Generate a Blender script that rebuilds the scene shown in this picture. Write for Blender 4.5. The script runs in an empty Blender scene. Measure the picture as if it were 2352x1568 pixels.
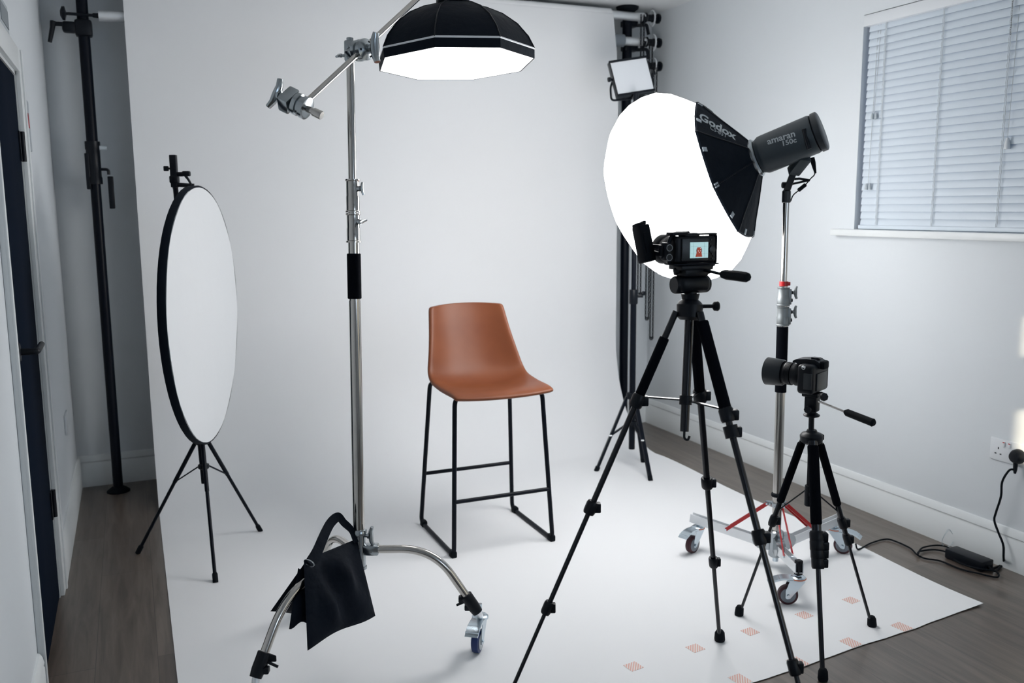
import bpy, bmesh, math, random
from mathutils import Vector, Matrix
from mathutils.bvhtree import BVHTree
random.seed(7)
V = Vector
sc = bpy.context.scene
COL = sc.collection

# ------------------------------------------------------------------ camera
FPX, CAMH = 2050.0, 1.40
_vy = V((290 - 1176, 784 - 485, -FPX)).normalized()          # world Y seen from the camera
_vz = V((1, .008, 0)).cross(_vy).normalized()
if _vz.y < 0: _vz = -_vz
_vx = _vy.cross(_vz)
ROT = Matrix((_vx, _vy, _vz))                                # camera -> world
CAM = V((0, 0, CAMH))
cd = bpy.data.cameras.new('camera'); cam = bpy.data.objects.new('camera', cd); COL.objects.link(cam)
cam.matrix_world = Matrix.Translation(CAM) @ ROT.to_4x4()
cd.sensor_width = 36; cd.lens = FPX / 2352 * 36; cd.clip_start = .05
cd.dof.use_dof = True; cd.dof.focus_distance = 2.75; cd.dof.aperture_fstop = 3.6
sc.camera = cam
sc.view_settings.view_transform = 'Standard'; sc.view_settings.look = 'None'
sc.view_settings.gamma = 1; sc.view_settings.use_curve_mapping = False
sc.view_settings.exposure = 0.0

# ------------------------------------------------------------------ light
LANTERN, OCTA, WORLD, SUN, FRONT = 12.8, 4.4, .7, 7.0, 12.0
w = bpy.data.worlds.new('world'); sc.world = w; w.use_nodes = True
bg = w.node_tree.nodes['Background']; bg.inputs[0].default_value = (.42, .62, 1, 1); bg.inputs[1].default_value = WORLD
SUND = V((2.07, 3.90, -1.05)).normalized()
sd = bpy.data.lights.new('sun', 'SUN'); sd.energy = SUN; sd.angle = .006; sd.color = (1, .86, .62)
so = bpy.data.objects.new('sun', sd); COL.objects.link(so)
so.rotation_euler = SUND.to_track_quat('-Z', 'Y').to_euler(); so.location = (0, -4, 4)
ad = bpy.data.lights.new('added_fill_light', 'AREA'); ad.energy = FRONT; ad.shape = 'RECTANGLE'; ad.size = 1.3; ad.size_y = .98  # added fill lamp behind the camera, brightens the backdrop evenly
ad.color = (.72, .86, 1)
ao = bpy.data.objects.new('added_fill_light', ad); COL.objects.link(ao)
ao.location = (2.1, -1.69, 1.58); ao.rotation_euler = V((0, 1, 0)).to_track_quat('-Z', 'Z').to_euler()

# ------------------------------------------------------------------ pixel helpers
def ray(x, y): return ROT @ V((x - 1176, 784 - y, -FPX))
def G(x, y, z=0.): d = ray(x, y); return CAM + d * ((z - CAMH) / d.z)
def AX(x, y, X): d = ray(x, y); return CAM + d * (X / d.x)
def AY(x, y, Y): d = ray(x, y); return CAM + d * (Y / d.y)
def AD(x, y, D): return CAM + ray(x, y) * (D / FPX)            # at depth D along the view axis
def PL(x, y, p, n):                                          # on the plane through p
    d = ray(x, y); return CAM + d * ((p - CAM).dot(n) / d.dot(n))
def proj(p):
    c = ROT.transposed() @ (p - CAM); return (1176 + FPX * c.x / -c.z, 784 - FPX * c.y / -c.z)
def t_y(P, Q, y):                                            # fraction along P-Q where the image row is y
    lo, hi = 0., 1.
    up = proj(Q)[1] > proj(P)[1]
    for _ in range(40):
        m = (lo + hi) / 2
        if (proj(P.lerp(Q, m))[1] < y) == up: lo = m
        else: hi = m
    return (lo + hi) / 2
RV = V((.919, -.394, 0)); AV = V((.394, .919, 0)); UP = V((0, 0, 1))

# ------------------------------------------------------------------ materials
def mat(name, col, rough=.5, metal=0., bump=None, spec=.5, var=None, emit=None, coat=0, sheen=0):
    m = bpy.data.materials.new(name); m.use_nodes = True
    nt = m.node_tree; b = nt.nodes['Principled BSDF']
    b.inputs['Base Color'].default_value = (*col, 1); b.inputs['Roughness'].default_value = rough
    b.inputs['Metallic'].default_value = metal; b.inputs['Specular IOR Level'].default_value = spec
    if coat: b.inputs['Coat Weight'].default_value = coat; b.inputs['Coat Roughness'].default_value = .25
    if sheen: b.inputs['Sheen Weight'].default_value = sheen
    if emit: b.inputs['Emission Color'].default_value = (*emit[0], 1); b.inputs['Emission Strength'].default_value = emit[1]
    tc = nt.nodes.new('ShaderNodeTexCoord')
    if bump:
        n = nt.nodes.new('ShaderNodeTexNoise'); n.inputs['Scale'].default_value = bump[0]; n.inputs['Detail'].default_value = 5
        bp = nt.nodes.new('ShaderNodeBump'); bp.inputs['Strength'].default_value = bump[1]; bp.inputs['Distance'].default_value = bump[2] if len(bump) > 2 else .002
        nt.links.new(tc.outputs['Object'], n.inputs['Vector']); nt.links.new(n.outputs['Fac'], bp.inputs['Height'])
        nt.links.new(bp.outputs['Normal'], b.inputs['Normal'])
    if var:
        n = nt.nodes.new('ShaderNodeTexNoise'); n.inputs['Scale'].default_value = var[0]; n.inputs['Detail'].default_value = 4
        r = nt.nodes.new('ShaderNodeMix'); r.data_type = 'RGBA'
        r.inputs[6].default_value = (*col, 1); r.inputs[7].default_value = (*var[1], 1)
        nt.links.new(tc.outputs['Object'], n.inputs['Vector']); nt.links.new(n.outputs['Fac'], r.inputs[0])
        nt.links.new(r.outputs[2], b.inputs['Base Color'])
    return m
M = {}
M['wall'] = mat('wall_paint', (.665, .70, .73), .65, bump=(90, .06, .001), spec=.3)
M['ceil'] = mat('ceiling_paint', (.70, .72, .73), .8, spec=.2)
M['trim'] = mat('gloss_trim_paint', (.72, .75, .76), .35)
M['paper'] = mat('seamless_paper', (.82, .83, .845), .75, bump=(1.1, .12, .03), spec=.2)
M['black'] = mat('black_plastic', (.002, .004, .008), .42, spec=.25)
M['bmetal'] = mat('black_powder_coat', (.002, .004, .009), .4, spec=.15)
M['bgloss'] = mat('black_anodised', (.004, .006, .011), .22, spec=.4)
M['rubber'] = mat('black_rubber', (.002, .004, .007), .7, spec=.15)
M['foam'] = mat('black_foam', (.002, .003, .006), .9, bump=(500, .3), spec=.08)
M['fabric'] = mat('black_nylon', (.002, .005, .010), .7, bump=(25, .35, .01), var=(6, (.004, .008, .015)), spec=.12)
M['bagfab'] = mat('sandbag_cordura', (.002, .004, .009), .75, bump=(14, .6, .015), var=(9, (.004, .008, .015)), spec=.12)
M['ranger'] = mat('stool_leather', (.135, .040, .018), .42, bump=(160, .12, .0015), var=(7, (.21, .068, .028)), spec=.22)
M['chrome'] = mat('chrome', (.50, .48, .455), .12, 1.)
M['zinc'] = mat('zinc_plate', (.58, .66, .72), .25, 1., bump=(70, .2))
M['cast'] = mat('cast_aluminium', (.36, .39, .41), .2, 1., bump=(60, .15))
M['alu'] = mat('satin_aluminium', (.80, .82, .84), .45, .8)
M['grey_alu'] = mat('grey_cast_sleeve', (.20, .22, .23), .45, .6)
M['red'] = mat('red_enamel', (.42, .008, .012), .35)
M['wheel'] = mat('maroon_wheel', (.045, .006, .012), .45)
M['hub'] = mat('grey_wheel_hub', (.17, .19, .22), .45)
M['blue'] = mat('blue_wheel', (.004, .022, .11), .4)
M['navy'] = mat('dark_door_paint', (.003, .007, .016), .9, bump=(30, .05), spec=.04)
M['body'] = mat('lamp_housing', (.030, .042, .052), .42)
M['bodyd'] = mat('lamp_housing_dark', (.012, .017, .022), .4)
M['print'] = mat('light_grey_print', (.40, .44, .47), .6)
M['printd'] = mat('mid_grey_print', (.20, .23, .25), .6)
M['pwhite'] = mat('white_plastic', (.70, .73, .76), .35)
M['pgrey'] = mat('grey_plastic', (.42, .47, .51), .4)
M['brass'] = mat('brass', (.5, .38, .16), .3, 1.)
M['orange'] = mat('orange_seal', (.55, .14, .06), .5)
M['disc'] = mat('white_reflector_cloth', (.68, .70, .72), .6, bump=(6, .3, .01), sheen=.2)
M['slat'] = mat('blind_slat', (.62, .69, .76), .4)
M['cord'] = mat('blind_cord', (.45, .48, .50), .7)
M['tape'] = None
M['lcd_panel'] = mat('led_diffuser', (.66, .69, .73), .5)
M['grey_paper'] = mat('grey_paper', (.22, .25, .28), .8)
M['light'] = mat('lantern_diffuser', (.9, .9, .9), .8, emit=((1, .99, .98), LANTERN))
M['light2'] = mat('octabox_diffuser', (.9, .9, .9), .8, emit=((1, .99, .98), OCTA))
M['seamg'] = mat('grey_seam', (.012, .013, .014), .9, spec=.1)
M['scr'] = mat('lcd_screen', (.02, .03, .03), .2, emit=((.42, .66, .70), .9))
M['scr_r'] = mat('lcd_red', (.02, .01, .01), .3, emit=((.30, .035, .012), .9))
M['scr_d'] = mat('lcd_dark', (.02, .01, .01), .3, emit=((.03, .06, .08), .9))
M['scr_w'] = mat('lcd_white', (.02, .02, .02), .3, emit=((.8, .85, .9), 1.))
M['glasspane'] = mat('window_glass', (.9, .95, 1), .02)
M['glasspane'].node_tree.nodes['Principled BSDF'].inputs['Transmission Weight'].default_value = 1
M['clear'] = mat('clear_line', (.55, .62, .65), .25)
M['lens'] = mat('lens_glass', (.01, .012, .03), .05)

def floor_mat():
    m = bpy.data.materials.new('vinyl_plank_floor'); m.use_nodes = True; nt = m.node_tree; N = nt.nodes; L = nt.links
    b = N['Principled BSDF']; b.inputs['Roughness'].default_value = .3; b.inputs['Specular IOR Level'].default_value = .5; b.inputs['IOR'].default_value = 1.75
    tc = N.new('ShaderNodeTexCoord'); mp = N.new('ShaderNodeMapping'); mp.inputs['Rotation'].default_value = (0, 0, math.pi / 2)
    L.new(tc.outputs['Object'], mp.inputs['Vector'])
    br = N.new('ShaderNodeTexBrick'); br.inputs['Scale'].default_value = 1; br.inputs['Brick Width'].default_value = 1.22; br.inputs['Row Height'].default_value = .18
    br.inputs['Mortar Size'].default_value = .0012; br.inputs['Mortar Smooth'].default_value = .3; br.offset = .37; br.inputs['Bias'].default_value = 0
    br.inputs['Color1'].default_value = (.095, .074, .060, 1); br.inputs['Color2'].default_value = (.140, .113, .094, 1); br.inputs['Mortar'].default_value = (.05, .04, .035, 1)
    L.new(mp.outputs[0], br.inputs['Vector'])
    m2 = N.new('ShaderNodeMapping'); m2.inputs['Scale'].default_value = (14, 1.1, 1); L.new(tc.outputs['Object'], m2.inputs['Vector'])
    n = N.new('ShaderNodeTexNoise'); n.inputs['Scale'].default_value = 2.4; n.inputs['Detail'].default_value = 8; n.inputs['Roughness'].default_value = .62; n.inputs['Distortion'].default_value = .6
    L.new(m2.outputs[0], n.inputs['Vector'])
    cr = N.new('ShaderNodeValToRGB'); cr.color_ramp.elements[0].position = .32; cr.color_ramp.elements[0].color = (.55, .53, .52, 1)
    cr.color_ramp.elements[1].position = .68; cr.color_ramp.elements[1].color = (1.25, 1.25, 1.25, 1); L.new(n.outputs['Fac'], cr.inputs[0])
    mx = N.new('ShaderNodeMix'); mx.data_type = 'RGBA'; mx.blend_type = 'MULTIPLY'; mx.inputs[0].default_value = 1
    L.new(br.outputs['Color'], mx.inputs[6]); L.new(cr.outputs[0], mx.inputs[7]); L.new(mx.outputs[2], b.inputs['Base Color'])
    bp = N.new('ShaderNodeBump'); bp.inputs['Strength'].default_value = .15; bp.inputs['Distance'].default_value = .002; L.new(n.outputs['Fac'], bp.inputs['Height']); L.new(bp.outputs[0], b.inputs['Normal'])
    return m
M['floor'] = floor_mat()
def tape_mat():
    m = bpy.data.materials.new('hatched_tape'); m.use_nodes = True; nt = m.node_tree; N = nt.nodes; L = nt.links
    b = N['Principled BSDF']; b.inputs['Roughness'].default_value = .5
    tc = N.new('ShaderNodeTexCoord'); wv = N.new('ShaderNodeTexWave'); wv.bands_direction = 'DIAGONAL'; wv.inputs['Scale'].default_value = 62
    mp = N.new('ShaderNodeMapping'); mp.inputs['Rotation'].default_value = (0, 0, math.radians(80)); L.new(tc.outputs['Object'], mp.inputs[0]); L.new(mp.outputs[0], wv.inputs['Vector'])
    cr = N.new('ShaderNodeValToRGB'); cr.color_ramp.interpolation = 'CONSTANT'; cr.color_ramp.elements[0].color = (.72, .40, .34, 1); cr.color_ramp.elements[1].position = .5; cr.color_ramp.elements[1].color = (.78, .72, .70, 1)
    L.new(wv.outputs['Fac'], cr.inputs[0]); L.new(cr.outputs[0], b.inputs['Base Color']); return m
M['tape'] = tape_mat()

# ------------------------------------------------------------------ mesh builder
def frame(z, hint=UP):
    z = z.normalized()
    if abs(z.dot(hint)) > .98: hint = V((1, 0, 0))
    x = hint.cross(z).normalized(); return x, z.cross(x), z
class MB:
    def __init__(s): s.v = []; s.f = []
    def add(s, vs, fs):
        o = len(s.v); s.v += [V(p) for p in vs]; s.f += [tuple(i + o for i in q) for q in fs]; return s
    def box(s, c, size, ax=None, bev=0., seg=2):
        bm = bmesh.new(); bmesh.ops.create_cube(bm, size=1)
        for q in bm.verts: q.co = V((q.co.x * size[0], q.co.y * size[1], q.co.z * size[2]))
        if bev: bmesh.ops.bevel(bm, geom=bm.edges[:], offset=min(bev, min(size) * .45), segments=seg, profile=.5, affect='EDGES')
        X, Y, Z = ax or (V((1, 0, 0)), V((0, 1, 0)), UP); c = V(c)
        bm.verts.index_update()
        s.add([c + X * q.co.x + Y * q.co.y + Z * q.co.z for q in bm.verts], [[q.index for q in f.verts] for f in bm.faces]); bm.free(); return s
    def bar(s, a, b, wd, th, side=None, bev=0.):
        a = V(a); b = V(b); z = (b - a).normalized(); x, y, _ = frame(z, side if side is not None else UP)
        # y is closest to side
        return s.box((a + b) / 2, (wd, th, (b - a).length), (x, y, z), bev)
    def cyl(s, a, b, r0, r1=None, seg=20, cap=True):
        a = V(a); b = V(b); r1 = r0 if r1 is None else r1
        return s.lathe([(r0, 0), (r1, (b - a).length)], a, b - a, seg, cap)
    def lathe(s, prof, o, axis, seg=24, cap=True, spin=0., hint=UP):
        o = V(o); x, y, z = frame(V(axis), hint); vs = []; fs = []
        for r, h in prof:
            for k in range(seg):
                a = spin + 2 * math.pi * k / seg; vs.append(o + z * h + (x * math.cos(a) + y * math.sin(a)) * r)
        for i in range(len(prof) - 1):
            for k in range(seg):
                k2 = (k + 1) % seg; fs.append((i * seg + k, i * seg + k2, (i + 1) * seg + k2, (i + 1) * seg + k))
        if cap: fs.append(tuple(range(seg))[::-1]); fs.append(tuple((len(prof) - 1) * seg + k for k in range(seg)))
        return s.add(vs, fs)
    def tube(s, pts, r, seg=8, closed=False, flat=1., hint=None):
        pts = [V(p) for p in pts]; n = len(pts); rr = r if isinstance(r, (list, tuple)) else [r] * n
        vs = []; fs = []; px = None
        for i, p in enumerate(pts):
            t = (pts[(i + 1) % n] - pts[i - 1]) if closed else (pts[min(i + 1, n - 1)] - pts[max(i - 1, 0)])
            t.normalize()
            if px is None: x, y, _ = frame(t, hint if hint is not None else UP)
            else: x = (px - t * px.dot(t)).normalized(); y = t.cross(x)
            px = x
            for k in range(seg):
                a = 2 * math.pi * k / seg; vs.append(p + x * math.cos(a) * rr[i] + y * math.sin(a) * rr[i] * flat)
        for i in range(n if closed else n - 1):
            j = (i + 1) % n
            for k in range(seg):
                k2 = (k + 1) % seg; fs.append((i * seg + k, i * seg + k2, j * seg + k2, j * seg + k))
        if not closed: fs.append(tuple(range(seg))[::-1]); fs.append(tuple((n - 1) * seg + k for k in range(seg)))
        return s.add(vs, fs)
    def ell(s, c, rad, ax=None, seg=16):
        X, Y, Z = ax or (V((1, 0, 0)), V((0, 1, 0)), UP); c = V(c); vs = []; fs = []; m = seg // 2
        for i in range(1, m):
            t = math.pi * i / m
            for k in range(seg):
                a = 2 * math.pi * k / seg; vs.append(c + X * rad[0] * math.sin(t) * math.cos(a) + Y * rad[1] * math.sin(t) * math.sin(a) + Z * rad[2] * math.cos(t))
        for i in range(m - 2):
            for k in range(seg): k2 = (k + 1) % seg; fs.append((i * seg + k, (i + 1) * seg + k, (i + 1) * seg + k2, i * seg + k2))
        vs += [c + Z * rad[2], c - Z * rad[2]]; T = len(vs) - 2
        for k in range(seg): k2 = (k + 1) % seg; fs.append((T, k, k2)); fs.append((T + 1, (m - 2) * seg + k2, (m - 2) * seg + k))
        return s.add(vs, fs)
    def prism(s, poly, o, X, Y, Z, th):
        n = len(poly); o = V(o)
        vs = [o + X * a + Y * b - Z * th / 2 for a, b in poly] + [o + X * a + Y * b + Z * th / 2 for a, b in poly]
        return s.add(vs, [tuple(range(n))[::-1], tuple(range(n, 2 * n))] + [(i, (i + 1) % n, n + (i + 1) % n, n + i) for i in range(n)])
    def torus(s, c, axis, R, r, seg=32, ts=8, ax=None):
        x, y, z = ax or frame(V(axis)); c = V(c)
        return s.tube([c + (x * math.cos(2 * math.pi * k / seg) + y * math.sin(2 * math.pi * k / seg)) * R for k in range(seg)], r, ts, True)
def rootloc(p):
    while p.parent: p = p.parent
    return p.location
def obj(name, mb, m, parent=None, loc=None, smooth=38):
    me = bpy.data.meshes.new(name)
    off = rootloc(parent) if parent else V(loc or (0, 0, 0))
    me.from_pydata([tuple(p - off) for p in mb.v], [], mb.f); me.update()
    bm = bmesh.new(); bm.from_mesh(me); bmesh.ops.recalc_face_normals(bm, faces=bm.faces[:]); bm.to_mesh(me); bm.free()
    me.polygons.foreach_set('use_smooth', [True] * len(me.polygons)); me.set_sharp_from_angle(angle=math.radians(smooth))
    me.materials.append(M[m] if isinstance(m, str) else m)
    o = bpy.data.objects.new(name, me); COL.objects.link(o)
    if parent: o.parent = parent
    else: o.location = off
    return o
def thing(name, label, cat, loc, group=None):
    o = bpy.data.objects.new(name, None); COL.objects.link(o); o.location = loc; o.empty_display_size = .1
    return tag(o, label, cat, group)
def tag(o, label, cat=None, group=None):
    o['label'] = label
    if cat: o['category'] = cat
    if group: o['group'] = group
    return o
def struct(name, mb, m, parent=None, label=None):
    o = obj(name, mb, m, parent)
    if not parent: o['kind'] = 'structure'
    return o
def lab(o, t): o['label'] = t; return o
def arc(pts, n=6, r=.05):
    """polyline with rounded corners"""
    pts = [V(p) for p in pts]; out = [pts[0]]
    for i in range(1, len(pts) - 1):
        a, b, c = pts[i - 1], pts[i], pts[i + 1]; q = min(r, (a - b).length * .49, (c - b).length * .49)
        p0 = b + (a - b).normalized() * q; p1 = b + (c - b).normalized() * q
        for k in range(n + 1):
            t = k / n; out.append(p0 * (1 - t) ** 2 + b * 2 * t * (1 - t) + p1 * t * t)
    out.append(pts[-1]); return out
def spline(pts, n=8):
    pts = [V(p) for p in pts]; P = [pts[0] * 2 - pts[1]] + pts + [pts[-1] * 2 - pts[-2]]; out = []
    for i in range(1, len(P) - 2):
        a, b, c, d = P[i - 1:i + 3]
        for k in range(n):
            t = k / n; out.append(.5 * ((2 * b) + (c - a) * t + (2 * a - 5 * b + 4 * c - d) * t * t + (3 * b - a - 3 * c + d) * t ** 3))
    return out + [pts[-1]]
def text_decal(name, txt, P0, P1, P2, target, m, parent, off=.0015, bold=0., h=.70):
    """lettering laid onto the surface of target; P0 baseline start, P1 baseline end, P2 top of first letter"""
    cu = bpy.data.curves.new('t', 'FONT'); cu.body = txt; cu.offset = bold; cu.resolution_u = 3
    to = bpy.data.objects.new('t', cu); COL.objects.link(to); bpy.context.view_layer.update()
    dg = bpy.context.evaluated_depsgraph_get(); me = bpy.data.meshes.new_from_object(to.evaluated_get(dg))
    bm = bmesh.new(); bm.from_mesh(me); bmesh.ops.triangulate(bm, faces=bm.faces[:]); bmesh.ops.subdivide_edges(bm, edges=[e for e in bm.edges if e.calc_length() > .15], cuts=1); bm.to_mesh(me); bm.free()
    xs = [q.co.x for q in me.vertices]; ys = [q.co.y for q in me.vertices]; x0, x1 = min(xs), max(xs)
    rl = rootloc(target); tm = target.data
    bvh = BVHTree.FromPolygons([q.co + rl for q in tm.vertices], [p.vertices[:] for p in tm.polygons])
    P0, P1, P2 = V(P0), V(P1), V(P2); mb = MB(); vs = []
    for q in me.vertices:
        p = P0 + (P1 - P0) * ((q.co.x - x0) / (x1 - x0)) + (P2 - P0) * (q.co.y / h)
        d = ray(*p).normalized(); hit = bvh.ray_cast(CAM, d)
        loc = (hit[0] - d * off) if hit[0] is not None else CAM + d * 3.2
        vs.append(loc)
    mb.add(vs, [p.vertices[:] for p in me.polygons])
    bpy.data.objects.remove(to)
    return obj(name, mb, m, parent)

# ================================================================== SETTING
XL, XR, YB, YF, ZC = -.314, 3.069, 4.95, -1.7, 2.572
struct('floor', MB().box(((XL + XR) / 2, (YB + YF) / 2, -.05), (XR - XL + .5, YB - YF + .4, .1)), 'floor')
struct('ceiling', MB().box(((XL + XR) / 2, (YB + YF) / 2, ZC + .05), (XR - XL + .5, YB - YF + .4, .1)), 'ceil')
struct('wall_back', MB().box(((XL + XR) / 2, YB + .1, ZC / 2), (XR - XL + .5, .2, ZC)), 'wall')
def span(mb, x0, x1, y0, y1, z0, z1, bev=0.): return mb.box(((x0 + x1) / 2, (y0 + y1) / 2, (z0 + z1) / 2), (x1 - x0, y1 - y0, z1 - z0), bev=bev)
WY0, WY1, WZ0, WZ1 = 1.30, 3.182, 1.292, 2.235
mb = MB(); span(mb, XR, XR + .2, YF, WY0, 0, ZC); span(mb, XR, XR + .2, WY1, YB, 0, ZC); span(mb, XR, XR + .2, WY0, WY1, 0, WZ0); span(mb, XR, XR + .2, WY0, WY1, WZ1, ZC)
struct('wall_right', mb, 'wall')
DY0, DY1, DZ = 2.80, 3.52, 1.87
mb = MB(); span(mb, XL - .2, XL, YF, DY0, 0, ZC); span(mb, XL - .2, XL, DY1, YB, 0, ZC); span(mb, XL - .2, XL, DY0, DY1, DZ, ZC)
struct('wall_left', mb, 'wall')
# wall behind the camera with its sun window, plus an added opening for the fill lamp
FX0, FX1, FZ0, FZ1 = .855, 1.18, 1.46, 2.13; GX0, GX1, GZ0, GZ1 = 1.42, 2.78, 1.05, 2.10
mb = MB(); span(mb, XL, FX0, YF - .1, YF, 0, ZC); span(mb, FX1, GX0, YF - .1, YF, 0, ZC); span(mb, GX1, XR, YF - .1, YF, 0, ZC); span(mb, GX0, GX1, YF - .1, YF, 0, GZ0); span(mb, GX0, GX1, YF - .1, YF, GZ1, ZC); span(mb, FX0, FX1, YF - .1, YF, 0, FZ0); span(mb, FX0, FX1, YF - .1, YF, FZ1, ZC)
struct('wall_front', mb, 'wall')
mb = MB(); span(mb, FX0, FX1, YF - .08, YF - .04, FZ0, FZ0 + .05); span(mb, FX0, FX1, YF - .08, YF - .04, FZ1 - .05, FZ1); span(mb, FX0, FX0 + .05, YF - .08, YF - .04, FZ0, FZ1); span(mb, FX1 - .05, FX1, YF - .08, YF - .04, FZ0, FZ1)
span(mb, FX0, FX1, YF - .08, YF - .04, 1.72, 1.92)
struct('window_2', mb, 'trim')
mb = MB()
for a, b, c, d in ((GX0, GX1, GZ0, GZ0 + .05), (GX0, GX1, GZ1 - .05, GZ1), (GX0, GX0 + .05, GZ0, GZ1), (GX1 - .05, GX1, GZ0, GZ1), (2.08, 2.12, GZ0, GZ1)): span(mb, a, b, YF - .08, YF - .04, c, d)
struct('added_fill_window', mb, 'trim')  # unseen window frame, made up to go round the added fill lamp
# window_1 in the right wall
mb = MB(); 
for a, b, c, d in ((WY0, WY1, WZ0, WZ0 + .06), (WY0, WY1, WZ1 - .06, WZ1), (WY0, WY0 + .06, WZ0, WZ1), (WY1 - .06, WY1, WZ0, WZ1), (2.2, 2.27, WZ0, WZ1)): span(mb, XR + .13, XR + .18, a, b, c, d)
win = struct('window_1', mb, 'trim')
struct('window_pane', span(MB(), XR + .150, XR + .156, WY0 + .05, WY1 - .05, WZ0 + .05, WZ1 - .05), 'glasspane', win)
struct('trim_1', span(MB(), XR - .045, XR + .13, WY0 - .1, WY1 + .105, WZ0 - .03, WZ0, bev=.004), 'trim')          # window sill board
# baseboards with a moulded groove near the top
def skirting(name, a, b, n, segs=None):
    prof = [(0, 0), (.016, 0), (.016, .118), (.013, .122), (.013, .128), (.016, .132), (.012, .150), (.006, .160), (0, .162)]
    a = V(a); b = V(b); mb = MB(); k = len(prof)
    vs = [a + n * p + UP * q for p, q in prof] + [b + n * p + UP * q for p, q in prof]
    mb.add(vs, [(i, i + 1, k + i + 1, k + i) for i in range(k - 1)] + [tuple(range(k)), tuple(range(k, 2 * k))[::-1]])
    struct(name, mb, 'trim')
skirting('baseboard_back', (XL, YB, 0), (XR, YB, 0), V((0, -1, 0)))
skirting('baseboard_right', (XR, YF, 0), (XR, YB, 0), V((-1, 0, 0)))
skirting('baseboard_left', (XL, DY1 + .085, 0), (XL, YB, 0), V((1, 0, 0)))
skirting('baseboard_near', (XL, YF, 0), (XL, DY0 - .085, 0), V((1, 0, 0)))
bpy.data.objects['baseboard_near'].name = 'baseboard_left_near'
# door, its lining and architrave
mb = MB()
for y0, y1, z0, z1 in ((DY0 - .08, DY0, 0, DZ + .08), (DY1, DY1 + .08, 0, DZ + .08), (DY0, DY1, DZ, DZ + .08)):
    span(mb, XL, XL + .014, y0, y1, z0, z1, bev=.003)
    if z0 == 0: span(mb, XL + .012, XL + .02, (y0 if y0 < DY0 else y1 - .02), (y0 + .02 if y0 < DY0 else y1), z0, z1, bev=.003)
span(mb, XL - .16, XL, DY0 - .001, DY0 + .012, 0, DZ); span(mb, XL - .16, XL, DY1 - .012, DY1 + .001, 0, DZ); span(mb, XL - .16, XL, DY0, DY1, DZ - .012, DZ)
struct('trim_2', mb, 'trim')
door = struct('door_1', span(MB(), XL - .045, XL - .003, DY0 + .015, DY1 - .015, .006, DZ - .015, bev=.002), 'navy')
for z in (1.62, .36):
    mb = MB().cyl((XL + .006, DY1 - .016, z - .05), (XL + .006, DY1 - .016, z + .05), .008, seg=12); span(mb, XL - .002, XL + .002, DY1 - .055, DY1 + .02, z - .05, z + .05)
    struct('hinge', mb, 'black', door)
hz = 1.0
mb = MB().lathe([(.026, 0), (.026, .009), (.01, .011), (.009, .045)], (XL - .003, DY0 + .10, hz), V((1, 0, 0)))
mb.tube(arc([(XL + .035, DY0 + .10, hz), (XL + .05, DY0 + .10, hz), (XL + .052, DY0 + .22, hz + .004)], r=.012), .009, 10)
struct('door_handle', mb, 'black', door)

# ================================================================== PAPER SWEEP
PY = 4.715; PX0, PX1 = .050, 2.700
prof = []      # (Y, z)
Rb = .62
prof += [(PY + .05 + .035 * math.cos(t), 2.50 + .035 * math.sin(t)) for t in [math.radians(a) for a in (20, 60, 90, 120, 150, 180)]]
prof[-1] = (PY + .012, 2.50)
for z in (2.3, 2.0, 1.6, 1.2, .9, Rb): prof.append((PY, z))
for k in range(1, 13):
    a = math.pi / 2 * k / 12; prof.append((PY - Rb * (1 - math.cos(a)) * .75, Rb * (1 - math.sin(a)) + .0025))
yend = prof[-1][0]
mb = MB(); NU = 36; rows = []
def fedge(x): return 1.993 + (x - 1.633) * .092 + .003 * math.sin(x * 13) + .0015 * math.sin(x * 37)
for i, (y, z) in enumerate(prof):
    row = []
    for k in range(NU + 1):
        u = k / NU; x = PX0 + (PX1 - PX0) * u
        if z > 2.15: x -= .030 * u * min(1, (z - 2.15) / .35)
        row.append(V((x, y + (.006 * math.sin(u * 9) if z < 2.2 and z > .5 else 0), z)))
    rows.append(row)
NF = 30
for j in range(1, NF + 1):
    row = []
    for k in range(NU + 1):
        u = k / NU; x = PX0 + (PX1 - PX0) * u; y1 = fedge(x); t = j / NF; y = yend + (y1 - yend) * t
        z = .0025
        if u > .93 and t > .85: z += .006 * ((u - .93) / .07) ** 2 * ((t - .85) / .15) ** 2
        if k == NU: x += .012 * math.sin(y * 5)
        row.append(V((x, y, z)))
    rows.append(row)
allv = [p for r in rows for p in r]; W1 = NU + 1
mb.add(allv, [(i * W1 + k, i * W1 + k + 1, (i + 1) * W1 + k + 1, (i + 1) * W1 + k) for i in range(len(rows) - 1) for k in range(NU)])
bd = obj('backdrop_paper', mb, 'paper', loc=(1.35, 3.4, 0)); sm = bd.modifiers.new('s', 'SOLIDIFY'); sm.thickness = .0012; sm.offset = 1; bd.modifiers.new('e', 'EDGE_SPLIT').split_angle = .7
tag(bd, 'white seamless paper backdrop sweeping from the wall roll down across the floor', 'backdrop')

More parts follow.
